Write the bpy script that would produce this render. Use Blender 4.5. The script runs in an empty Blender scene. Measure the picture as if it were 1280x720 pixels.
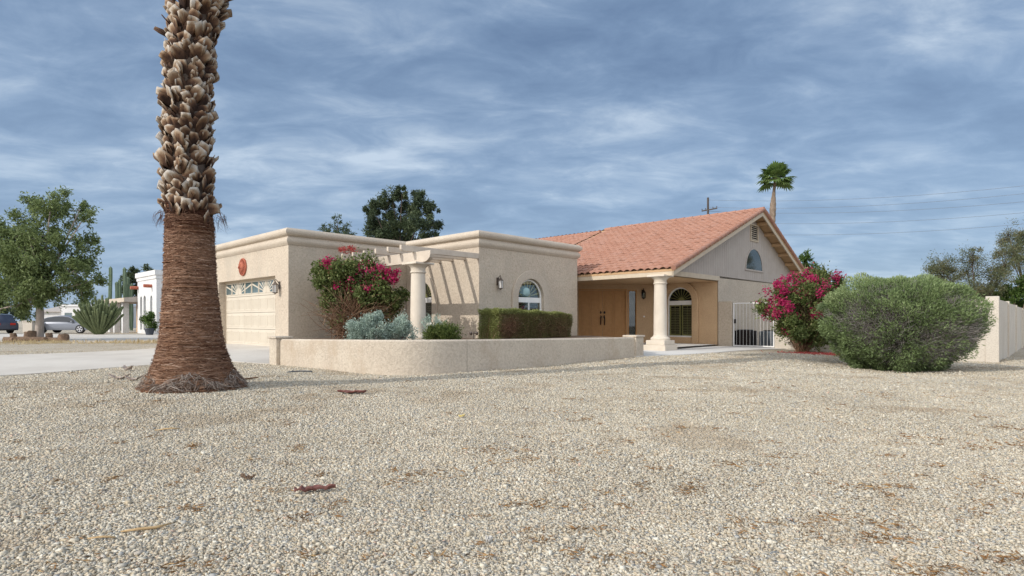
# photograph rebuilt as a scene
SUN_E=2.0; SKY_S=.1; EXPO=0.54; FILL_GLOW=4.3
import bpy, bmesh, math, random
import numpy as np
from mathutils import Vector, Matrix
from mathutils.geometry import tessellate_polygon

sc = bpy.context.scene
COL = sc.collection
PI = math.pi
RNG = np.random.default_rng(7)
random.seed(7)

# ------------------------------------------------------------------ camera frame
FPX, CX, HY, EYE = 727.0, 640.0, 401.0, 0.87
RD = Vector((0.6934, 0.7206)); LD = Vector((-0.7206, 0.6934))
C0 = Vector((-7.05, 18.34))
HROT = math.atan2(RD.y, RD.x)
def HW(u, v, z=0.0):
    p = C0 + RD*u + LD*v
    return Vector((p.x, p.y, z))
def W(x, y, D):
    return Vector(((x-CX)/FPX*D, D, EYE+(HY-y)/FPX*D))

# ------------------------------------------------------------------ ground height
_cp = np.array([(0,2,-.28),(0,5,-.25),(-4.9,8.8,-.15),(-2,11.5,-.22),(0,13,-.22),(3.9,16.9,-.2),(7,19.2,-.18),(8.4,23.7,-.17),
 (10,22.6,-.2),(14.8,18.1,-.4),(10.5,13.5,-.36),(-7.7,19,-.02),(-9.5,20.7,-.02),(-11.3,22.4,-.02),(-12,17.5,-.18),(-10.5,12,-.25),
 (-5.8,14.4,-.22),(4,9,-.2),(7,8,-.26),(-8,6,-.26),(5,3,-.3),(-5,3,-.28),(12,8,-.38),(-14,24,-.1),(-20,30,-.17),(-30,45,-.15),(20,16,-.5),
 (-12,5,-.28),(40,60,-.3),(0,60,-.2),(-60,60,-.15),(0,-15,-.3)])
def gz(x, y):
    x = np.asarray(x, float); y = np.asarray(y, float)
    num = np.full(x.shape, -.2*1e-5); den = np.full(x.shape, 1e-5)
    for a, b, c in _cp:
        w = 1.0/((x-a)**2+(y-b)**2+1.5)**2
        num = num + w*c; den = den + w
    z = num/den
    return z + .012*np.sin(x*1.3+y*.7)*np.sin(y*1.1-x*.4)
def g1(x, y): return float(gz(np.array([x]), np.array([y]))[0])

# ------------------------------------------------------------------ materials
def newmat(name):
    m = bpy.data.materials.new(name); m.use_nodes = True
    nt = m.node_tree; nt.nodes.clear()
    out = nt.nodes.new('ShaderNodeOutputMaterial')
    return m, nt, out
def N(nt, typ, **kw):
    n = nt.nodes.new(typ)
    for k, v in kw.items():
        if k in n.inputs: n.inputs[k].default_value = v
        else: setattr(n, k, v)
    return n
def L(nt, a, ai, b, bi): nt.links.new(a.outputs[ai], b.inputs[bi])
def ramp(nt, stops):
    r = nt.nodes.new('ShaderNodeValToRGB'); cr = r.color_ramp
    while len(cr.elements) < len(stops): cr.elements.new(.5)
    for e, (p, c) in zip(cr.elements, stops):
        e.position = p; e.color = (*c, 1)
    return r
def coords(nt, scale=(1,1,1), kind='Object'):
    tc = nt.nodes.new('ShaderNodeTexCoord'); mp = nt.nodes.new('ShaderNodeMapping')
    mp.inputs['Scale'].default_value = scale
    L(nt, tc, kind, mp, 'Vector'); return mp
def surf(name, c1, c2=None, rough=.8, scale=3., bump=0., bscale=40., metal=0., detail=6, stretch=(1,1,1), spec=.3, c3=None, bdist=.02, mid=(.35,.65)):
    """noise-mottled principled surface with a finer bump"""
    m, nt, out = newmat(name)
    b = N(nt, 'ShaderNodeBsdfPrincipled', Roughness=rough, Metallic=metal)
    b.inputs['Specular IOR Level'].default_value = spec
    L(nt, b, 0, out, 0)
    mp = coords(nt, stretch)
    if c2 is None: c2 = tuple(x*.85 for x in c1)
    n = N(nt, 'ShaderNodeTexNoise', Scale=scale, Detail=detail, Roughness=.6)
    L(nt, mp, 0, n, 'Vector')
    st = [(mid[0], c2), (mid[1], c1)]
    if c3: st.append((.8, c3))
    r = ramp(nt, st); L(nt, n, 'Fac', r, 0); L(nt, r, 0, b, 'Base Color')
    if bump:
        n2 = N(nt, 'ShaderNodeTexNoise', Scale=bscale, Detail=5, Roughness=.65)
        L(nt, mp, 0, n2, 'Vector')
        bp = N(nt, 'ShaderNodeBump', Strength=bump, Distance=bdist)
        L(nt, n2, 'Fac', bp, 'Height'); L(nt, bp, 0, b, 'Normal')
    return m
def leafmat(name, stops, trans=.3, rough=.55):
    m, nt, out = newmat(name)
    at = N(nt, 'ShaderNodeAttribute', attribute_name='tint')
    r = ramp(nt, stops); L(nt, at, 'Fac', r, 0)
    b = N(nt, 'ShaderNodeBsdfPrincipled', Roughness=rough); b.inputs['Specular IOR Level'].default_value = .25
    t = N(nt, 'ShaderNodeBsdfTranslucent')
    L(nt, r, 0, b, 'Base Color'); L(nt, r, 0, t, 'Color')
    mx = N(nt, 'ShaderNodeMixShader', Fac=trans); mx.inputs[0].default_value = trans
    L(nt, b, 0, mx, 1); L(nt, t, 0, mx, 2); L(nt, mx, 0, out, 0)
    return m
def stucco(name, c, var=.9, bump=.6, bscale=28., stain=None):
    """sprayed stucco: worm-like lumps, faint weathering"""
    m, nt, out = newmat(name)
    b = N(nt, 'ShaderNodeBsdfPrincipled', Roughness=.92); b.inputs['Specular IOR Level'].default_value = .15
    L(nt, b, 0, out, 0)
    mp = coords(nt)
    n = N(nt, 'ShaderNodeTexNoise', Scale=1.1, Detail=8, Roughness=.65); L(nt, mp, 0, n, 'Vector')
    r = ramp(nt, [(.3, tuple(x*var*(.97 if i == 0 else .95) for i, x in enumerate(c))), (.68, c)])
    L(nt, n, 'Fac', r, 0)
    nf = N(nt, 'ShaderNodeTexNoise', Scale=bscale, Detail=4, Roughness=.55, Distortion=.8); L(nt, mp, 0, nf, 'Vector')
    rf = ramp(nt, [(.36, (.76,.75,.735)), (.58, (1.0,1.0,1.0))]); L(nt, nf, 'Fac', rf, 0)
    mul = N(nt, 'ShaderNodeMixRGB', blend_type='MULTIPLY'); mul.inputs[0].default_value = .8
    L(nt, r, 0, mul, 1); L(nt, rf, 0, mul, 2)
    last = mul
    if stain:
        ns = N(nt, 'ShaderNodeTexNoise', Scale=.75, Detail=5, Roughness=.7); 
        mp2 = coords(nt, (1,1,.55)); L(nt, mp2, 0, ns, 'Vector')
        rs = ramp(nt, [(.52, (0,0,0)), (.72, (1,1,1))]); L(nt, ns, 'Fac', rs, 0)
        m2 = N(nt, 'ShaderNodeMixRGB'); L(nt, rs, 0, m2, 0); L(nt, mul, 0, m2, 1); m2.inputs[2].default_value = (*stain, 1)
        last = m2
    L(nt, last, 0, b, 'Base Color')
    bp = N(nt, 'ShaderNodeBump', Strength=bump, Distance=.02); L(nt, nf, 'Fac', bp, 'Height'); L(nt, bp, 0, b, 'Normal')
    return m
def glassmat(name, tint=(.75,.8,.8), base=.035):
    m, nt, out = newmat(name)
    t = N(nt, 'ShaderNodeBsdfTransparent'); t.inputs[0].default_value = (*tint, 1)
    g = N(nt, 'ShaderNodeBsdfGlossy', Roughness=.02)
    lw = N(nt, 'ShaderNodeLayerWeight', Blend=.35)
    mr = N(nt, 'ShaderNodeMapRange'); mr.inputs['To Min'].default_value = base; mr.inputs['To Max'].default_value = .35
    L(nt, lw, 'Fresnel', mr, 0)
    mx = N(nt, 'ShaderNodeMixShader'); L(nt, mr, 0, mx, 0); L(nt, t, 0, mx, 1); L(nt, g, 0, mx, 2); L(nt, mx, 0, out, 0)
    return m

M = {}
M['stucco'] = stucco('stucco', (.565,.485,.385), bump=1., bscale=17, stain=(.42,.37,.30))
M['stucco_trim'] = stucco('stucco_trim', (.565,.49,.395), bump=.45, bscale=34)
M['garden_stucco'] = stucco('garden_stucco', (.59,.515,.415), bump=.75, bscale=22, stain=(.42,.33,.24))
M['porch_paint'] = stucco('porch_paint', (.60,.42,.255), bump=.25, bscale=40)
M['block'] = stucco('block', (.62,.565,.48), bump=.4, bscale=34, stain=(.5,.44,.36))
M['door_tan'] = surf('door_tan', (.50,.27,.11), (.45,.24,.095), rough=.6, scale=6)
M['garage_cream'] = surf('garage_cream', (.58,.52,.425), (.54,.48,.39), rough=.6, scale=2)
M['wood_trim'] = surf('wood_trim', (.54,.455,.345), (.49,.405,.30), rough=.75, scale=5, bump=.1)
M['pergola'] = surf('pergola', (.56,.485,.40), (.50,.425,.345), rough=.8, scale=4, bump=.15, bscale=30)
M['siding'] = surf('siding', (.42,.37,.325), (.385,.335,.29), rough=.8, scale=2, bump=.12, bscale=30)
M['groove'] = surf('groove', (.30,.26,.21), rough=.9)
M['white'] = surf('white', (.80,.79,.76), (.74,.73,.70), rough=.5, scale=6)
M['white_metal'] = surf('white_metal', (.78,.77,.75), (.70,.69,.67), rough=.45, scale=9)
M['column'] = surf('column', (.62,.55,.455), (.56,.49,.40), rough=.75, scale=3, bump=.15, bscale=50)
M['black_metal'] = surf('black_metal', (.025,.022,.02), rough=.45, metal=.4)
M['bronze'] = surf('bronze', (.16,.125,.10), (.10,.08,.065), rough=.5, metal=.5, scale=12)
M['frosted'] = surf('frosted', (.62,.60,.56), (.5,.48,.45), rough=.35, scale=10, spec=.5)
M['interior'] = surf('interior', (.03,.028,.025), rough=1.)
M['shutter_gold'] = surf('shutter_gold', (.74,.58,.22), (.66,.52,.19), rough=.6)
M['shutter_dark'] = surf('shutter_dark', (.50,.38,.19), (.44,.33,.17), rough=.6)
M['slat_wood'] = surf('slat_wood', (.30,.23,.16), rough=.6)
M['curtain_teal'] = surf('curtain_teal', (.42,.58,.58), (.33,.48,.48), rough=.8, scale=5)
M['glass'] = glassmat('glass')
M['terracotta'] = surf('terracotta', (.42,.13,.075), (.30,.09,.055), rough=.8, scale=9, bump=.2)
M['soffit'] = surf('soffit', (.52,.34,.19), rough=.85)
M['conc'] = surf('conc', (.56,.52,.46), (.47,.43,.375), rough=.9, scale=.7, bump=.15, bscale=90, detail=10)
M['walk'] = surf('walk', (.62,.60,.56), (.55,.53,.49), rough=.9, scale=1.2, bump=.12, bscale=90, detail=10)
M['asphalt'] = surf('asphalt', (.07,.07,.07), (.05,.05,.05), rough=.95, scale=3)
M['soil'] = surf('soil', (.20,.14,.095), (.14,.10,.07), rough=1, scale=5, bump=.4)
M['ac_dark'] = surf('ac_dark', (.022,.014,.011), (.015,.01,.009), rough=.7)
M['ac_grey'] = surf('ac_grey', (.11,.125,.145), (.085,.10,.115), rough=.6)
M['bark'] = surf('bark', (.26,.20,.15), (.15,.11,.08), rough=.95, scale=8, bump=.6, bscale=25, stretch=(1,1,.3))
M['bark_pale'] = surf('bark_pale', (.42,.36,.31), (.30,.25,.21), rough=.95, scale=8, bump=.4, bscale=25, stretch=(1,1,.3))
M['bark_dark'] = surf('bark_dark', (.10,.075,.06), (.06,.045,.035), rough=.95, scale=8, bump=.4)
M['twig_grey'] = surf('twig_grey', (.33,.29,.26), (.23,.19,.17), rough=.95, scale=12)
M['twig_brown'] = surf('twig_brown', (.22,.13,.085), (.14,.085,.055), rough=.95, scale=12)
M['log'] = surf('log', (.22,.145,.095), (.12,.08,.055), rough=.95, scale=7, bump=.5, bscale=22)
M['log_end'] = surf('log_end', (.36,.24,.15), (.25,.16,.1), rough=.95, scale=14)
M['cactus'] = surf('cactus', (.17,.20,.095), (.10,.125,.06), rough=.75, scale=5, stretch=(1,1,.4))
M['cactus_far'] = surf('cactus_far', (.14,.19,.12), (.10,.14,.085), rough=.75, scale=4)
M['white_stucco'] = stucco('white_stucco', (.74,.74,.73), bump=.4, bscale=20)
M['grey_roof'] = surf('grey_roof', (.42,.38,.34), (.33,.29,.26), rough=.9, scale=8)
M['silver'] = surf('silver', (.19,.20,.225), (.18,.19,.215), rough=.28, metal=.55, scale=1)
M['navy'] = surf('navy', (.045,.055,.085), rough=.25, spec=.5)
M['rubber'] = surf('rubber', (.02,.02,.02), rough=.9)
M['rim'] = surf('rim', (.5,.5,.52), rough=.35, metal=.8)
M['carglass'] = surf('carglass', (.02,.025,.03), rough=.05, spec=.6)
M['red_lens'] = surf('red_lens', (.45,.03,.02), rough=.2)
M['pole_wood'] = surf('pole_wood', (.085,.07,.06), (.06,.05,.045), rough=.95, scale=4)
M['wire'] = surf('wire', (.17,.19,.22), rough=.8)
M['dead_leaf'] = surf('dead_leaf', (.20,.085,.07), (.13,.055,.045), rough=.8, scale=20, bump=.3)
M['bark_chip'] = surf('bark_chip', (.50,.43,.37), (.30,.22,.17), rough=.95, scale=14, bump=.5)
M['dry_stalk'] = surf('dry_stalk', (.50,.36,.19), (.36,.24,.12), rough=.9, scale=20)
M['hose'] = surf('hose', (.12,.13,.14), rough=.6)
M['pot'] = surf('pot', (.07,.08,.10), rough=.5)

# ------------------------------------------------------------------ mesh building
class MB:
    def __init__(s): s.v = []; s.f = []; s.m = []
    def add(s, vs, fs, mi=0):
        o = len(s.v); s.v += [tuple(p) for p in vs]
        for f in fs: s.f.append(tuple(i+o for i in f)); s.m.append(mi)
    def box(s, a, b, mi=0, T=None):
        x0,y0,z0 = a; x1,y1,z1 = b
        vs = [(x0,y0,z0),(x1,y0,z0),(x1,y1,z0),(x0,y1,z0),(x0,y0,z1),(x1,y0,z1),(x1,y1,z1),(x0,y1,z1)]
        if T is not None: vs = [T @ Vector(p) for p in vs]
        s.add(vs, [(0,3,2,1),(4,5,6,7),(0,1,5,4),(1,2,6,5),(2,3,7,6),(3,0,4,7)], mi)
    def map(s, F, pts_s):  # helper kept for readability
        return [F(*p) for p in pts_s]
    def tube(s, pts, rad, n=8, mi=0, cap=True):
        pts = [Vector(p) for p in pts]
        if not hasattr(rad, '__len__'): rad = [rad]*len(pts)
        vs = []; fs = []
        up = Vector((0,0,1)); prev = None
        for i, p in enumerate(pts):
            t = (pts[min(i+1, len(pts)-1)]-pts[max(i-1, 0)])
            if t.length < 1e-9: t = Vector((0,0,1))
            t.normalize()
            if prev is None:
                a = t.cross(Vector((1,0,0))) if abs(t.x) < .9 else t.cross(Vector((0,1,0)))
            else:
                a = prev - t*prev.dot(t)
            a.normalize(); prev = a; b = t.cross(a)
            for k in range(n):
                q = 2*PI*k/n
                vs.append(p + (a*math.cos(q)+b*math.sin(q))*rad[i])
        for i in range(len(pts)-1):
            for k in range(n):
                k2 = (k+1) % n
                fs.append((i*n+k, i*n+k2, (i+1)*n+k2, (i+1)*n+k))
        if cap:
            fs.append(tuple(range(n-1, -1, -1))); fs.append(tuple(range((len(pts)-1)*n, len(pts)*n)))
        s.add(vs, fs, mi)
    def lathe(s, prof, c=(0,0,0), n=24, mi=0, cap=True):
        c = Vector(c); vs = []; fs = []
        for r, z in prof:
            for k in range(n):
                q = 2*PI*k/n; vs.append(c+Vector((r*math.cos(q), r*math.sin(q), z)))
        for i in range(len(prof)-1):
            for k in range(n):
                k2 = (k+1) % n
                fs.append((i*n+k, i*n+k2, (i+1)*n+k2, (i+1)*n+k))
        if cap:
            fs.append(tuple(range(n-1, -1, -1))); fs.append(tuple(range((len(prof)-1)*n, len(prof)*n)))
        s.add(vs, fs, mi)
    def prism(s, poly, F, d0, d1, mi=0):
        """2D polygon (s,z) extruded from depth d0 to d1 through frame F(s,z,d)"""
        n = len(poly)
        vs = [F(a, b, d0) for a, b in poly] + [F(a, b, d1) for a, b in poly]
        fs = [(i, (i+1) % n, n+(i+1) % n, n+i) for i in range(n)]
        tri = tessellate_polygon([[Vector((a, b, 0)) for a, b in poly]])
        fs += [tuple(t) for t in tri] + [tuple(n+i for i in reversed(t)) for t in tri]
        s.add(vs, fs, mi)
    def ring(s, outer, inner, F, d0, d1, mi=0, closed=True):
        n = len(outer); vs = []
        for d in (d0, d1):
            vs += [F(a, b, d) for a, b in outer]; vs += [F(a, b, d) for a, b in inner]
        fs = []
        rng = range(n) if closed else range(n-1)
        for i in rng:
            j = (i+1) % n
            fs += [(i, j, n+j, n+i), (2*n+i, 3*n+i, 3*n+j, 2*n+j), (i, 2*n+i, 2*n+j, j), (n+i, n+j, 3*n+j, 3*n+i)]
        if not closed:
            fs += [(0, n, 3*n, 2*n), (n-1, 3*n-1, 4*n-1, 2*n-1)]
        s.add(vs, fs, mi)
    def panel(s, outer, holes, F, d, reveal=0., mi=0):
        """flat wall face with openings, each opening given reveals"""
        loops = [[Vector((a, b, 0)) for a, b in outer]] + [[Vector((a, b, 0)) for a, b in h] for h in holes]
        flat = [p for lp in loops for p in lp]
        tri = tessellate_polygon(loops)
        s.add([F(p.x, p.y, d) for p in flat], [tuple(t) for t in tri], mi)
        if reveal:
            for h in holes:
                n = len(h)
                s.add([F(a, b, d) for a, b in h]+[F(a, b, d+reveal) for a, b in h],
                      [(i, (i+1) % n, n+(i+1) % n, n+i) for i in range(n)], mi)
    def sweep(s, path, prof, closed=False, mi=0):
        """profile (out, z) swept along a 2D path with mitred corners; out is to the right of travel"""
        n = len(path); P = [Vector(p[:2]) for p in path]; vs = []; k = len(prof)
        for i in range(n):
            a = P[i-1] if (i > 0 or closed) else None; b = P[(i+1) % n] if (i < n-1 or closed) else None
            ns = []
            if a is not None: d = (P[i]-a).normalized(); ns.append(Vector((d.y, -d.x)))
            if b is not None: d = (b-P[i]).normalized(); ns.append(Vector((d.y, -d.x)))
            if len(ns) == 2:
                m = (ns[0]+ns[1]); m = m/max(m.dot(ns[0]), .3)
            else: m = ns[0]
            for o, z in prof: vs.append((P[i].x+m.x*o, P[i].y+m.y*o, z))
        fs = []
        for i in range(n if closed else n-1):
            j = (i+1) % n
            for q in range(k-1): fs.append((i*k+q, j*k+q, j*k+q+1, i*k+q+1))
        if not closed:
            fs.append(tuple(range(k-1, -1, -1))); fs.append(tuple(range((n-1)*k, n*k)))
        s.add(vs, fs, mi)
    def build(s, name, mats, parent=None, smooth=False, bevel=0., recalc=True, auto=None):
        me = bpy.data.meshes.new(name); me.from_pydata(s.v, [], s.f)
        if not isinstance(mats, (list, tuple)): mats = [mats]
        for m in mats: me.materials.append(M[m] if isinstance(m, str) else m)
        me.polygons.foreach_set('material_index', s.m)
        if recalc:
            bm = bmesh.new(); bm.from_mesh(me); bmesh.ops.recalc_face_normals(bm, faces=bm.faces[:]); bm.to_mesh(me); bm.free()
        if smooth:
            me.polygons.foreach_set('use_smooth', [True]*len(me.polygons))
            if auto:
                me.set_sharp_from_angle(angle=math.radians(auto))
        o = bpy.data.objects.new(name, me); COL.objects.link(o)
        if parent: o.parent = parent
        if bevel:
            b = o.modifiers.new('bevel', 'BEVEL'); b.width = bevel; b.segments = 2; b.limit_method = 'ANGLE'; b.angle_limit = math.radians(40)
        return o
def tag(o, label=None, cat=None, group=None, kind=None):
    if label: o['label'] = label
    if cat: o['category'] = cat
    if group: o['group'] = group
    if kind: o['kind'] = kind
    return o
def thing(name, label, cat, loc=(0,0,0), rz=0., group=None):
    o = bpy.data.objects.new(name, None); COL.objects.link(o)
    o.location = loc; o.rotation_euler = (0,0,rz); o.empty_display_size = .2
    return tag(o, label, cat, group)
def children(o): return [c for c in bpy.data.objects if c.parent == o]
def copy_tree(o, parent=None):
    kids = children(o)
    c = o.copy(); COL.objects.link(c); c.parent = parent
    for k in kids: copy_tree(k, c)
    return c
def npmesh(name, V, F, mats, parent=None, tint=None, smooth=False, tintname='tint', k=4):
    """big mesh from numpy arrays: V (n,3), F (m,k)"""
    me = bpy.data.meshes.new(name)
    me.vertices.add(len(V)); me.vertices.foreach_set('co', np.ascontiguousarray(V, np.float32).ravel())
    m = len(F); me.loops.add(m*k); me.loops.foreach_set('vertex_index', np.ascontiguousarray(F, np.int32).ravel())
    me.polygons.add(m); me.polygons.foreach_set('loop_start', np.arange(0, m*k, k, dtype=np.int32))
    me.polygons.foreach_set('loop_total', np.full(m, k, np.int32))
    if smooth: me.polygons.foreach_set('use_smooth', np.ones(m, bool))
    me.update(calc_edges=True)
    if tint is not None:
        if tint.ndim == 1:
            a = me.attributes.new(tintname, 'FLOAT', 'POINT'); a.data.foreach_set('value', np.ascontiguousarray(tint, np.float32))
        else:
            a = me.attributes.new(tintname, 'FLOAT_COLOR', 'POINT'); a.data.foreach_set('color', np.ascontiguousarray(np.c_[tint, np.ones(len(tint))], np.float32).ravel())
    if not isinstance(mats, (list, tuple)): mats = [mats]
    for x in mats: me.materials.append(M[x] if isinstance(x, str) else x)
    o = bpy.data.objects.new(name, me); COL.objects.link(o)
    if parent: o.parent = parent
    return o
def unit(a): return a/np.maximum(np.linalg.norm(a, axis=-1, keepdims=True), 1e-9)
def rdir(n, rng=RNG): return unit(rng.normal(size=(n, 3)))
def leaves(name, mat, parent, P, size, aspect=.5, D=None, tint=None, fold=.12, rng=RNG):
    """many small pointed leaves, each a folded four-point blade"""
    n = len(P)
    if D is None: D = rdir(n, rng)
    D = unit(D); Nn = unit(np.cross(D, rdir(n, rng))); Wd = np.cross(D, Nn)
    s = (np.full(n, size) if np.isscalar(size) else size)[:, None]
    V = np.empty((n, 4, 3))
    V[:, 0] = P; V[:, 2] = P+D*s - Nn*s*fold*.5
    V[:, 1] = P+D*s*.45+Wd*s*aspect*.5+Nn*s*fold; V[:, 3] = P+D*s*.45-Wd*s*aspect*.5+Nn*s*fold
    F = np.arange(n*4).reshape(n, 4)
    if tint is None: tint = rng.random(n)
    return npmesh(name, V.reshape(-1, 3), F, mat, parent, np.repeat(tint, 4))
# ================================================================== camera, light, sky
cam = bpy.data.cameras.new('camera'); cam.sensor_width = 36; cam.lens = 36*FPX/1280
cam.shift_y = (HY-360)/1280; cam.clip_end = 3000; cam.clip_start = .05
co = bpy.data.objects.new('camera', cam); COL.objects.link(co)
co.location = (0, 0, EYE); co.rotation_euler = (PI/2, 0, 0); sc.camera = co

dsun = Vector((1.456, .958, -1)).normalized()          # direction the light travels
sun = bpy.data.lights.new('sun', 'SUN'); sun.energy = SUN_E; sun.angle = math.radians(.6); sun.color = (1, .95, .88)
so = bpy.data.objects.new('sun', sun); COL.objects.link(so)
so.rotation_euler = dsun.to_track_quat('-Z', 'Y').to_euler(); so.location = (-30, -20, 30)

wd = bpy.data.worlds.new('World'); sc.world = wd; wd.use_nodes = True
nt = wd.node_tree; nt.nodes.clear()
out = nt.nodes.new('ShaderNodeOutputWorld'); bg = N(nt, 'ShaderNodeBackground', Strength=SKY_S); L(nt, bg, 0, out, 0)
sky = nt.nodes.new('ShaderNodeTexSky'); sky.sky_type = 'NISHITA'; sky.sun_disc = False
tosun = -dsun
sky.sun_elevation = math.asin(tosun.z); sky.sun_rotation = math.atan2(tosun.x, tosun.y)
sky.air_density = 1.0; sky.dust_density = 1.2; sky.ozone_density = 1.5
tc = nt.nodes.new('ShaderNodeTexCoord')
sep = nt.nodes.new('ShaderNodeSeparateXYZ'); L(nt, tc, 'Generated', sep, 0)
def mth(op, a=None, b=None, ia=None, ib=None):
    n = nt.nodes.new('ShaderNodeMath'); n.operation = op
    if a is not None: nt.links.new(a, n.inputs[0])
    elif ia is not None: n.inputs[0].default_value = ia
    if b is not None: nt.links.new(b, n.inputs[1])
    elif ib is not None: n.inputs[1].default_value = ib
    return n.outputs[0]
zc = mth('MAXIMUM', sep.outputs[2], ib=0.0)
zz = mth('ADD', zc, ib=.16)
cx_ = mth('DIVIDE', sep.outputs[0], zz); cy_ = mth('DIVIDE', sep.outputs[1], zz)
cmb = nt.nodes.new('ShaderNodeCombineXYZ'); nt.links.new(cx_, cmb.inputs[0]); nt.links.new(cy_, cmb.inputs[1])
mp = nt.nodes.new('ShaderNodeMapping'); mp.inputs['Rotation'].default_value = (0,0,math.radians(-38)); mp.inputs['Scale'].default_value = (.8,1.25,1)
mp.inputs['Location'].default_value = (3.1, 1.7, 0)
L(nt, cmb, 0, mp, 0)
n1 = N(nt, 'ShaderNodeTexNoise', Scale=1.25, Detail=9, Roughness=.55, Distortion=.35); L(nt, mp, 0, n1, 'Vector')
n2 = N(nt, 'ShaderNodeTexNoise', Scale=4.2, Detail=8, Roughness=.6, Distortion=.5); L(nt, mp, 0, n2, 'Vector')
mixn = mth('ADD', mth('MULTIPLY', n1.outputs['Fac'], ib=.62), mth('MULTIPLY', n2.outputs['Fac'], ib=.38))
k = 1/SKY_S
def kc(c): return tuple(x*k for x in c)
r = ramp(nt, [(.36, kc((.105,.163,.268))), (.44, kc((.14,.209,.323))), (.50, kc((.19,.265,.382))), (.56, kc((.275,.35,.455))), (.65, kc((.45,.52,.60)))])
nt.links.new(mixn, r.inputs[0])
# paler, thinner cloud towards the horizon
hz = nt.nodes.new('ShaderNodeMapRange'); hz.inputs['From Min'].default_value = 0.; hz.inputs['From Max'].default_value = .42
hz.inputs['To Min'].default_value = .55; hz.inputs['To Max'].default_value = 0.; L(nt, sep, 2, hz, 0)
mh = N(nt, 'ShaderNodeMixRGB'); L(nt, hz, 0, mh, 0); L(nt, r, 0, mh, 1); mh.inputs[2].default_value = (*kc((.27,.375,.515)), 1)
# added fill: unseen sky behind the viewer and sunward, brightened to lift shade
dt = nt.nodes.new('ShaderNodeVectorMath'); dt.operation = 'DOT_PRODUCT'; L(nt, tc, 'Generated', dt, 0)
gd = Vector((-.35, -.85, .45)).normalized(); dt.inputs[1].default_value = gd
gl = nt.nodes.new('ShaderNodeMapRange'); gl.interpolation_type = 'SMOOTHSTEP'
gl.inputs['From Min'].default_value = -.25; gl.inputs['From Max'].default_value = .95; gl.inputs['To Min'].default_value = 1.; gl.inputs['To Max'].default_value = FILL_GLOW
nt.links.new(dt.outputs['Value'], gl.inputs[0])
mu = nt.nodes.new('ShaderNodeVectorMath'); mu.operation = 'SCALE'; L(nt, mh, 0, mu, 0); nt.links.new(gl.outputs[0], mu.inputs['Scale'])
# the added fill part of the sky is neutral, not blue
ds = nt.nodes.new('ShaderNodeMapRange'); ds.inputs['From Min'].default_value = 1.; ds.inputs['From Max'].default_value = FILL_GLOW; ds.inputs['To Max'].default_value = .75
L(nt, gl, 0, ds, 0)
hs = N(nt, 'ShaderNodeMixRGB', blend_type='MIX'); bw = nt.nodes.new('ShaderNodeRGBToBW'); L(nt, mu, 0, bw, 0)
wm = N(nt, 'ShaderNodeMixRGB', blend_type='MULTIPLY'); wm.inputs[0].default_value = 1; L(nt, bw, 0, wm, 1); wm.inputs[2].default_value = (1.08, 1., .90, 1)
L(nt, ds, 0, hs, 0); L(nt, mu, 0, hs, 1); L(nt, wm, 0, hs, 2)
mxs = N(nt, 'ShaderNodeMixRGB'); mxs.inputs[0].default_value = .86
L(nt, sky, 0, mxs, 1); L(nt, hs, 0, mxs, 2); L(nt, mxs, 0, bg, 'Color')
sc.view_settings.view_transform = 'Standard'; sc.view_settings.look = 'None'; sc.view_settings.exposure = EXPO; sc.view_settings.gamma = 1
sc.view_settings.use_curve_mapping = False
sc.cycles.max_bounces = 8; sc.cycles.transparent_max_bounces = 12; sc.cycles.use_denoising = True

# ================================================================== ground
m, nt_, out = newmat('gravel_ground')
b = N(nt_, 'ShaderNodeBsdfPrincipled', Roughness=.95); b.inputs['Specular IOR Level'].default_value = .1; L(nt_, b, 0, out, 0)
mp_ = coords(nt_)
vo = N(nt_, 'ShaderNodeTexVoronoi', Scale=52.); vo.inputs['Randomness'].default_value = 1.; L(nt_, mp_, 0, vo, 'Vector')
sp = nt_.nodes.new('ShaderNodeSeparateColor'); L(nt_, vo, 'Color', sp, 0)
PEB = [(0,(.56,.49,.385)),(.16,(.44,.35,.25)),(.3,(.64,.58,.48)),(.44,(.40,.37,.33)),(.56,(.50,.41,.32)),(.66,(.72,.68,.60)),(.76,(.30,.315,.335)),(.84,(.48,.39,.27)),(.91,(.60,.53,.43)),(.97,(.16,.15,.145))]
rr = ramp(nt_, PEB); rr.color_ramp.interpolation = 'CONSTANT'; L(nt_, sp, 0, rr, 0)
nb = N(nt_, 'ShaderNodeTexNoise', Scale=.55, Detail=7, Roughness=.65); L(nt_, mp_, 0, nb, 'Vector')
rb = ramp(nt_, [(.35,(.76,.74,.68)),(.62,(.90,.895,.865))]); L(nt_, nb, 'Fac', rb, 0)
mul = N(nt_, 'ShaderNodeMixRGB', blend_type='MULTIPLY'); mul.inputs[0].default_value = 1; L(nt_, rr, 0, mul, 1); L(nt_, rb, 0, mul, 2)
nd = N(nt_, 'ShaderNodeTexNoise', Scale=1.7, Detail=8, Roughness=.75); L(nt_, mp_, 0, nd, 'Vector')
rd_ = ramp(nt_, [(.58,(0,0,0)),(.74,(.7,.7,.7))]); L(nt_, nd, 'Fac', rd_, 0)
md = N(nt_, 'ShaderNodeMixRGB'); L(nt_, rd_, 0, md, 0); L(nt_, mul, 0, md, 1); md.inputs[2].default_value = (.33,.24,.145,1)
L(nt_, md, 0, b, 'Base Color')
bp = N(nt_, 'ShaderNodeBump', Strength=.9, Distance=.02); bp.invert = True; L(nt_, vo, 'Distance', bp, 'Height'); L(nt_, bp, 0, b, 'Normal')
M['gravel_ground'] = m

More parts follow.
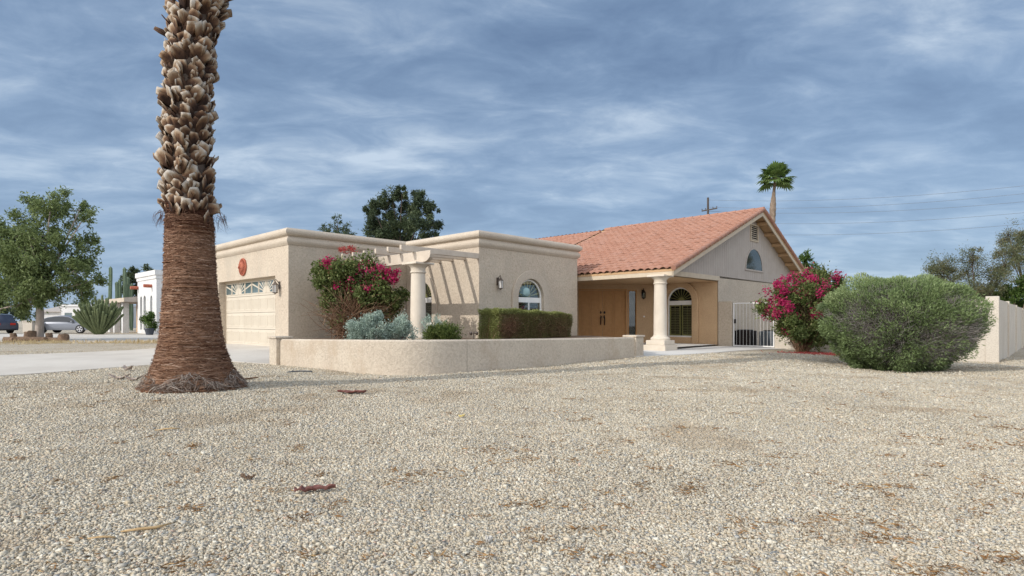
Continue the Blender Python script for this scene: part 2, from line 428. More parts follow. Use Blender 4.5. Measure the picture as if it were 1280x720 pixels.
def spaced(lo, hi, near_lo, near_hi, step):
    a = list(np.arange(near_lo, near_hi+1e-6, step)); s = step
    while a[-1] < hi: s *= 1.25; a.append(min(a[-1]+s, hi))
    s = step
    while a[0] > lo: s *= 1.25; a.insert(0, max(a[0]-s, lo))
    return np.array(a)
gx = spaced(-900, 900, -16, 18, .5); gy = spaced(-60, 1500, -2, 30, .5)
X, Y = np.meshgrid(gx, gy); Z = gz(X, Y)
V = np.c_[X.ravel(), Y.ravel(), Z.ravel()]
nx, ny = len(gx), len(gy)
ii, jj = np.meshgrid(np.arange(nx-1), np.arange(ny-1)); q = (jj*nx+ii).ravel()
F = np.c_[q, q+1, q+nx+1, q+nx]
gnd = npmesh('ground', V, F, 'gravel_ground', smooth=True); tag(gnd, 'pale gravel yard running from the camera to the house and street', 'ground', kind='structure')

def slab(name, near, far, mat, h, label, cat, n=24, m=10, skirt=.12):
    """sheet draped over the ground between two edge lines, with real edges"""
    def res(line):
        P = [Vector(p) for p in line]; d = [0]
        for a, b in zip(P, P[1:]): d.append(d[-1]+(b-a).length)
        o = []
        for i in range(n+1):
            t = d[-1]*i/n
            for k2 in range(len(P)-1):
                if t <= d[k2+1]+1e-9:
                    f = (t-d[k2])/max(d[k2+1]-d[k2], 1e-9); o.append(P[k2].lerp(P[k2+1], f)); break
        return o
    A = res(near); B = res(far); mb = MB(); vs = []
    for i in range(n+1):
        for j in range(m+1):
            p = A[i].lerp(B[i], j/m); vs.append((p.x, p.y, g1(p.x, p.y)+h))
    fs = [(i*(m+1)+j, (i+1)*(m+1)+j, (i+1)*(m+1)+j+1, i*(m+1)+j+1) for i in range(n) for j in range(m)]
    border = [i*(m+1) for i in range(n+1)]+[n*(m+1)+j for j in range(1, m+1)]+[i*(m+1)+m for i in range(n-1, -1, -1)]+[j for j in range(m-1, 0, -1)]
    o = len(vs)
    for i in border: vs.append((vs[i][0], vs[i][1], vs[i][2]-skirt))
    nb_ = len(border)
    for i in range(nb_): fs.append((border[i], o+i, o+(i+1) % nb_, border[(i+1) % nb_]))
    mb.add(vs, fs); ob = mb.build(name, mat)
    return tag(ob, label, cat, kind='structure')
DRIVE_N = [(-7.35,19.2),(-6.3,16.9),(-5.94,14.5),(-7.4,15.15),(-8.9,14.2),(-10.4,11.8),(-14.6,6.9),(-22,-1.5)]
DRIVE_F = [(-11.55,23.2),(-11.9,20.8),(-12.4,19.9),(-13.3,19.0),(-14.2,18.1),(-15.1,17.2),(-20.0,12.3),(-30,3.0)]
slab('driveway', DRIVE_N, DRIVE_F, 'conc', .02, 'pale concrete driveway leading to the garage door', 'driveway', n=40)
slab('walkway', [(3.6,16.95),(4.15,17.3),(6.86,19.2),(8.0,20.4),(10.6,22.1)], [(0.6,20.6),(2.9,23.4),(5.5,25.6),(8.2,23.9),(10.7,22.5)], 'walk', .022, 'pale concrete walkway at the front porch', 'walkway')
slab('road', [(-130,34),(-60,31),(-35,29.0),(-13,27.5)], [(-130,50),(-60,48),(-35,44.5),(-13.0,41)], 'conc', .02, 'pale paved apron running past the houses across the yard', 'road', n=30)

# ------------------------------------------------------------------ loose gravel: crushed stones lying on the sheet (uncountable)
GW_LINE = [(-5.7,14.3),(-4.95,13.62),(-4.25,12.98),(-3.6,12.42),(-3.1,12.05),(-2.65,11.8),(-2.2,11.68),(-1.78,11.72),(-1.4,11.9),(-.95,12.25),(0,13.2),(1.21,14.5),(2.37,15.75),(3.3,16.72),(3.75,17.18)]
def vnoise(x, y, s, seed):
    r_ = np.random.default_rng(seed); G = r_.random((256, 256)); u = x/s+1000; v = y/s+1000
    i = np.floor(u).astype(int); j = np.floor(v).astype(int); fu = u-i; fv = v-j; fu = fu*fu*(3-2*fu); fv = fv*fv*(3-2*fv)
    g = lambda a, b: G[a % 256, b % 256]
    return (g(i,j)*(1-fu)+g(i+1,j)*fu)*(1-fv)+(g(i,j+1)*(1-fu)+g(i+1,j+1)*fu)*fv
def inpoly(x, y, poly):
    c = np.zeros(x.shape, bool); n = len(poly)
    for i in range(n):
        x1, y1 = poly[i]; x2, y2 = poly[(i+1) % n]
        k2 = ((y1 > y) != (y2 > y)) & (x < (x2-x1)*(y-y1)/((y2-y1)+1e-12)+x1)
        c ^= k2
    return c
DRIVE_POLY = DRIVE_N+DRIVE_F[::-1]
GARDEN_POLY = GW_LINE+[(4.0,19.5),(2.7,22.5),(-3.9,21.6),(-7.05,18.34)]
WALK_POLY = [(3.6,16.95),(4.15,17.3),(6.86,19.2),(8.0,20.4),(10.6,22.1),(10.7,22.5),(8.2,23.9),(5.5,25.6),(.6,20.6)]
def scatter(n, y0, y1, rng, p=1.6):
    """points in the visible wedge, thinning with distance"""
    t = rng.random(n); y = y0*(y1/y0)**t
    x = (rng.random(n)*2-1)*(y*1.02+1.8)
    return x, y
rng = np.random.default_rng(11)
NP_ = 720000
x, y = scatter(NP_, 2.0, 19., rng)
ok = ~(inpoly(x, y, DRIVE_POLY) | inpoly(x, y, GARDEN_POLY) | inpoly(x, y, WALK_POLY))
ok &= rng.random(len(x)) < np.clip((y/8.)**.5, .35, 1)
x, y = x[ok], y[ok]; n = len(x)
size = (.0041+.0040*rng.random(n)**2)*np.clip(1+(y-5)*.07, 1, 2.0)
size *= np.where(rng.random(n) < .02, 1.7, 1)
base = np.array([(-1,-1,-1),(1,-1,-1),(1,1,-1),(-1,1,-1),(-1,-1,1),(1,-1,1),(1,1,1),(-1,1,1)], float)
Vp = base[None]*(1+rng.normal(size=(n, 8, 3))*.28)
Vp *= np.stack([rng.uniform(.8,1.5,n), rng.uniform(.6,1.1,n), rng.uniform(.4,.8,n)], 1)[:, None]*size[:, None, None]
q1 = unit(rng.normal(size=(n, 4))); w_, a_, b_, c_ = q1.T
R = np.stack([np.stack([1-2*(b_*b_+c_*c_), 2*(a_*b_-c_*w_), 2*(a_*c_+b_*w_)], 1), np.stack([2*(a_*b_+c_*w_), 1-2*(a_*a_+c_*c_), 2*(b_*c_-a_*w_)], 1), np.stack([2*(a_*c_-b_*w_), 2*(b_*c_+a_*w_), 1-2*(a_*a_+b_*b_)], 1)], 1)
tilt = rng.random(n)[:, None, None] < .55
Vp = np.where(tilt, np.einsum('nij,nkj->nki', R, Vp), Vp)
Vp += np.stack([x, y, gz(x, y)+size*.45], 1)[:, None]
ff = np.array([(0,3,2,1),(4,5,6,7),(0,1,5,4),(1,2,6,5),(2,3,7,6),(3,0,4,7)])
F = (np.arange(n)[:, None, None]*8+ff[None]).reshape(-1, 4)
pc = np.array([c for _, c in PEB]+[(.55,.36,.28),(.40,.36,.33),(.66,.60,.50),(.60,.50,.38)])
pr = np.array([.19,.13,.17,.08,.11,.08,.045,.08,.09,.02,.01,.04,.08,.10]); pr /= pr.sum()
ci = rng.choice(len(pc), n, p=pr); gn = vnoise(x, y, .45, 1)*.5+vnoise(x, y, 1.3, 2)*.35+vnoise(x, y, .16, 3)*.15; gn2 = vnoise(x, y, .9, 4)*.6+vnoise(x, y, .3, 5)*.4; pm = np.array([.485,.44,.345]); col = (pc[ci]*.66+pm*.34)*rng.uniform(.76,1.02,(n,1))*(.86+.28*gn)[:, None]; col = col*np.array([1.0,1.0,.975]); dirt = np.clip((gn2-.60)*2.2, 0, .5)[:, None]; col = col*(1-dirt)+dirt*np.array([.36,.27,.175])*rng.uniform(.6,1.1,(n,1))
m, nt_, out = newmat('stones'); at = N(nt_, 'ShaderNodeAttribute', attribute_name='tint')
b = N(nt_, 'ShaderNodeBsdfPrincipled', Roughness=.85); b.inputs['Specular IOR Level'].default_value = .25
L(nt_, at, 'Color', b, 'Base Color'); L(nt_, b, 0, out, 0); M['stones'] = m
gr = npmesh('gravel', Vp.reshape(-1, 3), F, 'stones', tint=np.repeat(col, 8, 0))
tag(gr, 'loose pale crushed gravel scattered over the front yard', 'gravel', kind='stuff')

# dry needles and plant litter, in small drifts
def litter(name, spots, per, ln, mats, label, cat, rng, lift=.012, spread=None):
    P = []; D = []; S = []; T = []
    for (cx, cy, rx, ry, dens) in spots:
        k2 = int(per*dens); a = rng.normal(size=(k2, 2))*np.array([rx, ry])*.5
        px = cx+a[:, 0]; py = cy+a[:, 1]
        P.append(np.stack([px, py, gz(px, py)+lift*rng.uniform(.6, 1.6, k2)], 1))
        d = rng.normal(size=(k2, 3))*np.array([1, 1, .16]); D.append(d); S.append(ln*rng.uniform(.5, 1.4, k2)); T.append(rng.random(k2))
    P = np.concatenate(P); D = np.concatenate(D); S = np.concatenate(S); T = np.concatenate(T)
    o = leaves(name, mats, None, P, S, aspect=.16, D=D, tint=T, rng=rng)
    return tag(o, label, cat, kind='stuff')
M['litter'] = leafmat('litter', [(0,(.13,.07,.03)),(.4,(.27,.145,.055)),(.75,(.20,.105,.045)),(1,(.42,.28,.13))], trans=.0, rough=.9)
spots = []
def gp(px, py, h=-.24):
    d = (EYE-h)*FPX/(py-HY); return (px-CX)/FPX*d, d
for px, py, rx, ry, dn in [(735,655,30,8,1),(660,628,34,6,.8),(545,590,40,6,.6),(650,575,30,7,.7),(690,515,55,8,.9),(700,480,28,4,.6),(610,562,30,5,.5),(865,610,16,7,.7),(905,580,20,5,.5),
    (1090,605,30,5,.8),(1110,650,28,8,1),(1100,665,20,6,.8),(1170,705,40,10,1),(1010,715,24,6,.6),(1265,690,24,10,.9),(1215,555,16,4,.8),(1150,545,18,4,.7),(1260,535,22,4,.7),(1270,552,26,4,.8),
    (1095,494,18,4,.8),(1030,500,22,4,.5),(980,487,16,3,.5),(1180,495,20,3,.5),(780,445,16,4,.6),(890,457,18,3,.5),(505,600,20,6,.5),(560,690,24,7,.6),(390,640,22,6,.5),(240,700,28,9,.6),(720,560,30,8,.6),
    (1050,640,30,8,.7),(830,540,24,6,.4),(930,660,26,8,.5),(480,530,26,5,.4),(1230,600,26,6,.6),(300,560,20,5,.3),(60,640,26,8,.4),(850,465,14,5,.9),(770,690,40,10,.7),(1000,570,30,5,.5)]:
    X_, Y_ = gp(px, py); s_ = Y_/FPX
    spots.append((X_, Y_, rx*s_*1.5, ry*s_*(Y_/(EYE+.24))*.9, dn*(.5+.9*((px*7+py*13) % 10)/10)))
litter('needle_litter', spots, 95, .05, 'litter', 'drifts of dry brown needles lying on the gravel', 'litter', np.random.default_rng(5))
sp2 = []
r5 = np.random.default_rng(15)
for i in range(420):
    yy = 2.5*(16/2.5)**r5.random(); xx = (r5.random()*2-1)*yy*.9
    sp2.append((xx, yy, .05+.16*r5.random()**2, .035+.08*r5.random(), .15+.85*r5.random()**2))
bad = [s for s in sp2 if not (inpoly(np.array([s[0]]), np.array([s[1]]), DRIVE_POLY)[0] or inpoly(np.array([s[0]]), np.array([s[1]]), GARDEN_POLY)[0])]
litter('dry_debris', bad, 46, .036, 'litter', 'thin sprinkling of tan leaf crumbs over the gravel', 'litter', r5)
# ================================================================== the house
house = thing('house', 'beige stucco ranch house with flat parapet wings and a red tile gable roof', 'house', (C0.x, C0.y, 0), HROT)
VW = -7.4; UW = 14.6; UE = 9.85; VR = -8.0; UR = 17.9; ZE = 2.67; ZR = 5.78; UE2 = 23.5; ZE2 = 3.30
def FU(u0): return lambda s, z, d: (u0+d, s, z)          # faces -u, s = v
def FV(v0): return lambda s, z, d: (s, v0+d, z)          # faces -v, s = u
_p0 = Vector((UW, VW+2.96)); _e = Vector((-.6934, .7206)); _n = Vector((.7206, .6934))
def FD(s, z, d): q = _p0+_e*s+_n*d; return (q.x, q.y, z)
def arch(c, h, zb, zs, n=22):
    return [(c-h, zb), (c+h, zb)] + [(c+h*math.cos(PI*i/n), zs+h*math.sin(PI*i/n)) for i in range(n+1)]
def rect(a, b, c, d): return [(a, c), (b, c), (b, d), (a, d)]

# wing walls (garage wing and front room)
ARCH_T = rect  # readability
w1 = dict(c=-3.95+3.0, h=.60, zb=.75, zs=1.68)   # window on the wall behind the pergola
w2 = dict(c=4.52+2.49, h=.67, zb=.75, zs=1.68)   # window over the hedge
g_o = rect(.95, 5.91, -.3, 2.35)
mb = MB()
mb.panel(rect(0, 7.4, -.4, 3.6), [rect(.95, 5.91, -.02, 2.35)], FU(0), 0, .32)
mb.panel(rect(0, 4.52, -.4, 3.6), [], FV(0), 0)
mb.panel(rect(-3.95, 0, -.4, 3.6), [arch(**w1)], FU(4.52), 0, .14)
mb.panel(rect(4.52, 9.72, -.4, 3.6), [arch(**w2)], FV(-3.95), 0, .14)
mb.panel(rect(-3.95, 9, -.4, 3.6), [], FU(9.72), 0)
mb.panel(rect(0, 9.72, -.4, 3.6), [], FV(9), 0); mb.panel(rect(7.4, 9, -.4, 3.6), [], FU(0), 0)
mb.build('wall', 'stucco', house)
OUT = [(0,9),(0,0),(4.52,0),(4.52,-3.95),(9.72,-3.95),(9.72,9)]
def arc_prof(o0, z0, o1, z1, bulge, n=5):
    P = []
    for i in range(n+1):
        t = i/n; P.append((o0+(o1-o0)*t+bulge*math.sin(PI*t), z0+(z1-z0)*t))
    return P
mb = MB()
prof = [(-.02,3.27),(.015,3.27)]+arc_prof(.03,3.29,.03,3.52,.065)+[(.03,3.545)]+arc_prof(.075,3.56,.06,3.80,.085)+[(-.1,3.82),(-.24,3.80),(-.24,3.40)]
mb.sweep(OUT, prof, closed=True)
mb.build('cornice', 'stucco_trim', house, smooth=True, auto=35)
mb = MB(); tri = tessellate_polygon([[Vector((a, b, 0)) for a, b in OUT]])
mb.add([(a, b, 3.42) for a, b in OUT], [tuple(t) for t in tri]); mb.build('flat_roof', 'grey_roof', house)
# rounded corner beads
# garage door
gd_ = MB(); ng = MB()
F = FU(.26)
sec = 2.37/4
for r_ in range(4):
    z0 = -.02+r_*sec; gd_.box((.26+.0, .95, z0+.006), (.31, 5.91, z0+sec-.006))
    if r_ < 3:
        for c_ in range(8):
            a = 1.0+c_*.61; gd_.ring(rect(a+.03, a+.58, z0+.08, z0+sec-.08), rect(a+.07, a+.54, z0+.12, z0+sec-.12), F, -.008, .004)
            for k2 in range(5): gd_.box((.254, a+.12+k2*.09, z0+.13), (.262, a+.135+k2*.09, z0+sec-.13))
door = gd_.build('garage_door', 'garage_cream', house)
gdw = MB(); gl_ = MB(); z0 = -.02+3*sec
for c_ in range(8):
    a = 1.0+c_*.61; R_ = rect(a+.05, a+.56, z0+.11, z0+sec-.1); gdw.ring(rect(a+.02, a+.59, z0+.08, z0+sec-.07), R_, F, -.016, .002)
    gl_.prism(R_, F, -.006, -.002)
for g in range(2):
    c0 = 1.0+g*2.44+1.205; zb = z0+.11; zt = z0+sec-.1
    gdw.prism([(c0+.30*math.cos(PI*i/10), zb+.30*math.sin(PI*i/10)*.75) for i in range(11)], F, -.012, -.004)
    for i in range(1, 12):
        an = PI*i/12; dx, dz = math.cos(an), math.sin(an); t1 = min((zt-zb)/max(dz, .01), 1.17/max(abs(dx), .01))
        pA = (c0+dx*.25, zb+dz*.2); pB = (c0+dx*t1, zb+dz*t1); w = .028
        gdw.prism([(pA[0]-dz*w*.5, pA[1]+dx*w*.5), (pA[0]+dz*w*.5, pA[1]-dx*w*.5), (pB[0]+dz*w, pB[1]-dx*w), (pB[0]-dz*w, pB[1]+dx*w)], F, -.012, -.004)
wn = gdw.build('sunburst_panes', 'garage_cream', door)
M['pane_dark'] = surf('pane_dark', (.06,.095,.10), (.12,.16,.165), rough=.08, scale=2.5, spec=.6)
gl_.build('glass', 'pane_dark', door)
mb = MB(); mb.ring(rect(.95, 5.91, -.3, 2.35), rect(1.0, 5.86, -.3, 2.29), F, -.03, .0); mb.build('door_frame', 'wood_trim', house)
mb = MB(); mb.box((-.012, 6.02, 1.22), (0, 6.10, 1.36)); mb.build('keypad', 'garage_cream', house, bevel=.006)

def arched_window(F, c, h, zb, zs, style, tw, tzb, tz=.06, shut='slat_wood', curtain=None):
    """stucco surround + white framed window: lower sliders with louvred shutters, fan light above"""
    mb = MB(); n = 26
    o = [(c+h+tw, tzb)]+[(c+(h+tw)*math.cos(PI*i/n), zs+(h+tw)*math.sin(PI*i/n)) for i in range(n+1)]+[(c-h-tw, tzb)]
    i_ = [(c+h, tzb)]+[(c+h*math.cos(PI*i/n), zs+h*math.sin(PI*i/n)) for i in range(n+1)]+[(c-h, tzb)]
    mb.ring(o, i_, F, -tz, .0, closed=False)
    mb.build('window_surround', 'porch_paint' if style == 'porch' else 'stucco_trim', house, bevel=.02)
    fr = MB(); d0 = .07; fw = .065
    fr.ring(arch(c, h-.003, zb, zs), arch(c, h-fw, zb+fw, zs), F, d0, d0+.06)
    fr.box(F(c-h+fw*.5, zs-.16, d0+.003), F(c+h-fw*.5, zs+.02, d0+.05))
    if style != 'porch': fr.box(F(c-.028, zb+.02, d0+.006), F(c+.028, zs-.1, d0+.045))
    w = fr.build('window', 'white', house)
    g = MB(); g.prism(arch(c, h-fw*.6, zb+.02, zs), F, d0+.026, d0+.03); g.build('glass', 'glass', w)
    dk = MB(); A = arch(c, h, zb-.02, zs)
    dk.prism(A, F, d0+.32, d0+.34)
    nA = len(A); dk.add([F(a, b, d0+.0601) for a, b in A]+[F(a, b, d0+.33) for a, b in A], [(i, (i+1) % nA, nA+(i+1) % nA, nA+i) for i in range(nA)])
    dk.build('window_recess', 'interior', w)
    for sgn in (-1, 1):
        s = MB(); a0 = c+sgn*.03 if sgn > 0 else c-h+fw; a1 = c+h-fw if sgn > 0 else c-.03
        zz0, zz1 = zb+fw, zs-.16
        s.ring(rect(a0, a1, zz0, zz1), rect(a0+.05, a1-.05, zz0+.055, zz1-.055), F, d0+.064, d0+.085, mi=0); s.box(F((a0+a1)/2-.008, zz0+.05, d0+.062), F((a0+a1)/2+.008, zz1-.05, d0+.066), mi=0)
        k2 = int((zz1-zz0-.1)/.072)
        for q in range(k2):
            zq = zz0+.06+q*.072
            s.add([F(a0+.045, zq, d0+.068), F(a1-.045, zq, d0+.068), F(a1-.045, zq+.038, d0+.105), F(a0+.045, zq+.038, d0+.105), F(a0+.045, zq-.008, d0+.07), F(a1-.045, zq-.008, d0+.07), F(a1-.045, zq+.03, d0+.108), F(a0+.045, zq+.03, d0+.108)], [(0,1,2,3),(7,6,5,4),(0,4,5,1),(2,6,7,3)], mi=1)
        s.build('shutter', [('shutter_gold' if style == 'porch' else 'slat_wood'), ('shutter_dark' if style == 'porch' else shut)], w)
    f = MB()
    f.prism([(c+.14*math.cos(PI*i/8), zs+.03+.14*math.sin(PI*i/8)) for i in range(9)], F, d0+.075, d0+.09)
    for i in range(1, 10):
        an = PI*i/10; dx, dz = math.cos(an), math.sin(an); a = .12; b = h-fw+.01
        wd_ = .018 if style == 'porch' else .04
        f.prism([(c+dx*a-dz*.008, zs+.03+dz*a+dx*.008), (c+dx*a+dz*.008, zs+.03+dz*a-dx*.008), (c+dx*b+dz*wd_, zs+.0+dz*b-dx*wd_), (c+dx*b-dz*wd_, zs+.0+dz*b+dx*wd_)], F, d0+.08, d0+.086)
    f.build('fan_shade', 'shutter_gold' if style != 'teal' else 'slat_wood', w)
    if curtain:
        cb = MB(); cb.lathe([(.01,0),(.2,.02),(.3,.12),(.28,.3),(.16,.42),(.02,.46)], F(c-.1, zs+.02, d0+.26), n=14); cb.build('vase', curtain, w, smooth=True)
    return w
arched_window(FU(4.52), w1['c'], w1['h'], w1['zb'], w1['zs'], 'plain', .27, .05)
arched_window(FV(-3.95), w2['c'], w2['h'], w2['zb'], w2['zs'], 'plain', .30, .05, curtain='curtain_teal')

# porch: window wall, entry wall, ceiling
w3 = dict(c=VW+1.70, h=.60, zb=.17, zs=1.71)
mb = MB()
mb.panel(rect(VW+.02, VW+2.96, -.4, 2.62), [arch(**w3)], FU(UW), 0, .14)
mb.build('wall', 'porch_paint', house)
arched_window(FU(UW), w3['c'], w3['h'], w3['zb'], w3['zs'], 'porch', .27, -.2, tz=.12)
mb = MB()
mb.panel(rect(0, 3.95, -.4, 2.62), [rect(.78, 1.10, .14, 2.20), rect(1.20, 3.30, -.02, 2.26)], FD, 0, .10)
q = _p0+_e*3.95
mb.add([(q.x, q.y, -.4), (q.x, q.y, 2.62), (9.75, q.y, 2.62), (9.75, q.y, -.4)], [(0,1,2,3)])
mb.build('wall', 'porch_paint', house)
for k2 in range(2):
    a = 1.235+k2*1.02; b = a+1.01; d_ = MB(); d_.prism(rect(a, b, -.02, 2.22), FD, .06, .10)
    for r_ in range(4):
        for c_ in range(2):
            x0 = a+.10+c_*.43; z0 = .12+r_*.52; d_.ring(rect(x0, x0+.38, z0, z0+.46), rect(x0+.05, x0+.33, z0+.05, z0+.41), FD, .030, .0605)
            d_.prism(rect(x0+.09, x0+.29, z0+.09, z0+.37), FD, .049, .0605)
    dr = d_.build('door', 'door_tan', house)
    h_ = MB(); hs_ = a+.93 if k2 == 0 else a+.08
    c = FD(hs_, 0, .06); nv = Vector((-_n.x, -_n.y, 0))
    h_.prism([(hs_+.045*math.cos(2*PI*i/14), 1.24+.06*math.sin(2*PI*i/14)) for i in range(14)], FD, .03, .058)
    h_.prism([(hs_+.05*math.cos(2*PI*i/14), 1.04+.075*math.sin(2*PI*i/14)) for i in range(14)], FD, .035, .058)
    h_.tube([FD(hs_, 1.05, .03), FD(hs_, 1.0, -.02), FD(hs_, .86, -.03), FD(hs_, .74, .0), FD(hs_, .70, .05)], [.018,.022,.025,.022,.02], 8)
    h_.build('handle', 'black_metal', dr, smooth=True, auto=50)
mb = MB(); mb.ring(rect(1.18, 3.32, -.02, 2.28), rect(1.235, 3.265, -.02, 2.225), FD, -.02, .05)
mb.build('door_frame', 'door_tan', house)
mb = MB(); mb.prism(rect(.02, 3.93, 2.30, 2.345), FD, -.025, 0); mb.build('porch_trim', 'porch_paint', house)
mb = MB(); mb.ring(rect(.74, 1.14, .10, 2.24), rect(.79, 1.09, .15, 2.19), FD, -.02, .05); sl = mb.build('sidelight', 'door_tan', house)
mb = MB(); mb.prism(rect(.78, 1.10, .14, 2.20), FD, .06, .066); mb.build('glass', 'glass', sl)
mb = MB(); mb.prism(rect(.76, 1.12, .12, 2.22), FD, .25, .26); mb.build('window_recess', 'interior', sl)
mb = MB(); mb.prism([(.42+.035*math.cos(2*PI*i/12), 1.06+.035*math.sin(2*PI*i/12)) for i in range(12)], FD, -.02, 0); mb.build('doorbell', 'white', house)
mb = MB(); mb.add([(UE+.05, VW, 2.475), (UW, VW, 2.475), (UW, VW+2.96, 2.475), (q.x, q.y, 2.475), (UE+.05, q.y, 2.475)], [(0,1,2,3,4)])
mb.build('porch_ceiling', 'porch_paint', house)
mb = MB(); mb.box((UE+.1, VW-.07, 2.50), (UW+.02, VW+.06, 2.685)); mb.build('beam', 'wood_trim', house, bevel=.008)
# gable wall: stucco below, grooved boards above
mb = MB(); mb.panel(rect(UW, 23.1, -.5, 2.7), [], FV(VW), 0); mb.panel(rect(VW, 9, -.5, 3.2), [], FU(23.1), 0); mb.build('wall', 'stucco', house)
def roof_z(u): return ZE+(ZR-ZE)*(u-UE)/(UR-UE) if u <= UR else ZR+(ZE2-ZR)*(u-UR)/(UE2-UR)
mb = MB(); u = UE+.25
GW_C, GW_H, GW_Z = 18.25, .93, 3.17
while u < 23.2:
    a, b = u, min(u+.198, 23.25); za, zb_ = roof_z(a)-.16, roof_z(b)-.16
    if za > 2.69 or zb_ > 2.69:
        top = [(b, max(zb_, 2.69)), (a, max(za, 2.69))]
        if a < UR < b: top = [(b, zb_), (UR, roof_z(UR)-.16), (a, za)]
        mb.prism([(a, 2.69), (b, 2.69)]+top, FV(VW), -.035, -.012)
    u += .21
gable = mb.build('gable_boards', 'siding', house)
mb = MB(); mb.panel([(UE+.2, 2.68), (23.3, 2.68), (23.3, roof_z(23.3)-.15), (UR, ZR-.15), (UE+.2, roof_z(UE+.2)-.15)], [], FV(VW), -.008); mb.build('gable_backing', 'groove', house)
mb = MB(); mb.ring(rect(UR-.30+.2, UR+.58+.2, 4.45, 5.22), rect(UR-.24+.2, UR+.52+.2, 4.51, 5.16), FV(VW), -.08, -.035)
vt = mb.build('gable_vent', 'wood_trim', house)
mb = MB()
for i in range(7):
    z_ = 4.53+i*.092; a, b = UR-.23+.2, UR+.51+.2
    vs = [(a, VW-.07, z_), (b, VW-.07, z_), (b, VW-.038, z_+.045), (a, VW-.038, z_+.045)]; mb.add(vs, [(0,1,2,3)])
mb.build('louvre', 'wood_trim', vt)
mb = MB(); mb.prism(rect(UR-.05, UR+.73, 4.5, 5.17), FV(VW), -.0365, -.0355); mb.build('vent_backing', 'interior', vt)
A1 = [(GW_C+GW_H*math.cos(PI*i/20), GW_Z+GW_H*math.sin(PI*i/20)) for i in range(21)]
A0 = [(GW_C+(GW_H+.06)*math.cos(PI*i/20), GW_Z-.0+(GW_H+.06)*math.sin(PI*i/20)) for i in range(21)]
mb = MB(); mb.ring(A0, A1, FV(VW), -.06, -.034, closed=False); mb.box((GW_C-GW_H-.12, VW-.08, GW_Z-.07), (GW_C+GW_H+.12, VW-.03, GW_Z+.0)); gw_ = mb.build('window', 'siding', house)
M['mirror_glass'] = surf('mirror_glass', (.05,.06,.06), rough=.03, spec=1.)
M['mirror_glass'].node_tree.nodes['Principled BSDF'].inputs['Metallic'].default_value = .5
M['mirror_glass'].node_tree.nodes['Principled BSDF'].inputs['Base Color'].default_value = (.06,.07,.065,1)
for l in list(M['mirror_glass'].node_tree.links):
    if l.to_socket.name == 'Base Color': M['mirror_glass'].node_tree.links.remove(l)
mb = MB(); mb.prism(A1, FV(VW), -.045, -.037); mb.build('glass', 'mirror_glass', gw_)

# ---- tile roof
m, nt_, out = newmat('clay_tile')
b = N(nt_, 'ShaderNodeBsdfPrincipled', Roughness=.85); b.inputs['Specular IOR Level'].default_value = .2; L(nt_, b, 0, out, 0)
at = N(nt_, 'ShaderNodeAttribute', attribute_name='tint')
r = ramp(nt_, [(0,(.325,.168,.118)),(.4,(.35,.185,.132)),(.75,(.365,.20,.145)),(1,(.345,.195,.148))]); L(nt_, at, 'Fac', r, 0)
nn = N(nt_, 'ShaderNodeTexNoise', Scale=3., Detail=8, Roughness=.7); L(nt_, coords(nt_), 0, nn, 'Vector')
rn = ramp(nt_, [(.3,(.92,.915,.91)),(.65,(1.02,1.02,1.02))]); L(nt_, nn, 'Fac', rn, 0)
mu_ = N(nt_, 'ShaderNodeMixRGB', blend_type='MULTIPLY'); mu_.inputs[0].default_value = 1; L(nt_, r, 0, mu_, 1); L(nt_, rn, 0, mu_, 2); L(nt_, mu_, 0, b, 'Base Color')
M['clay_tile'] = m
def tile_sheet(u_lo, z_lo, u_hi, z_hi, v0, v1, rng, per=.29, course=.37):
    Ls = math.hypot(u_hi-u_lo, z_hi-z_lo); nr = int(math.ceil(Ls/course)); du = Vector((u_hi-u_lo, z_hi-z_lo))/Ls
    nrm = Vector((-du.y, du.x));
    if nrm.y < 0: nrm = -nrm
    nt2 = int((v1-v0)/per); sub = 7
    Vs = []; Fs = []; T = []
    prof = np.array([0, .035, .055, .06, .052, .03, .006, .0])[:sub+1]
    for r_ in range(nr):
        t0 = r_*course-.02; t1 = min((r_+1)*course+.03, Ls)
        tl = rng.random(nt2); jz = rng.normal(size=nt2)*.004
        for c_ in range(nt2):
            vv = v0+per*(c_+np.arange(sub+1)/sub); h = prof+jz[c_]
            rows = []
            for (tt, up) in ((t0+jz[c_], -.012), (t0+jz[c_], .045), (t1, .004)):
                hh = h+up if up > 0 else h+up*0+.012
                rows.append(np.c_[u_lo+du.x*tt+nrm.x*hh, vv, z_lo+du.y*tt+nrm.y*hh])
            o = len(Vs)*24
            Vs.append(np.concatenate(rows)); T.append(np.full(24, tl[c_]))
            for k2 in range(2):
                a = np.arange(sub)+k2*8; Fs.append(np.c_[a, a+1, a+9, a+8]+o)
    return np.concatenate(Vs), np.concatenate(Fs), np.concatenate(T)
rt = np.random.default_rng(3)
parts = [tile_sheet(UE, ZE, UR, ZR, VR, .4, rt), tile_sheet(UE, ZE, UR-.55, roof_z(UR-.55), .4, 12, rt), tile_sheet(UE2, ZE2, UR, ZR, VR, 8, rt)]
Vv = []; Ff = []; Tt = []; o = 0
for a, b_, c in parts: Vv.append(a); Ff.append(b_+o); Tt.append(c); o += len(a)
roof = npmesh('roof', np.concatenate(Vv), np.concatenate(Ff), 'clay_tile', house, np.concatenate(Tt))
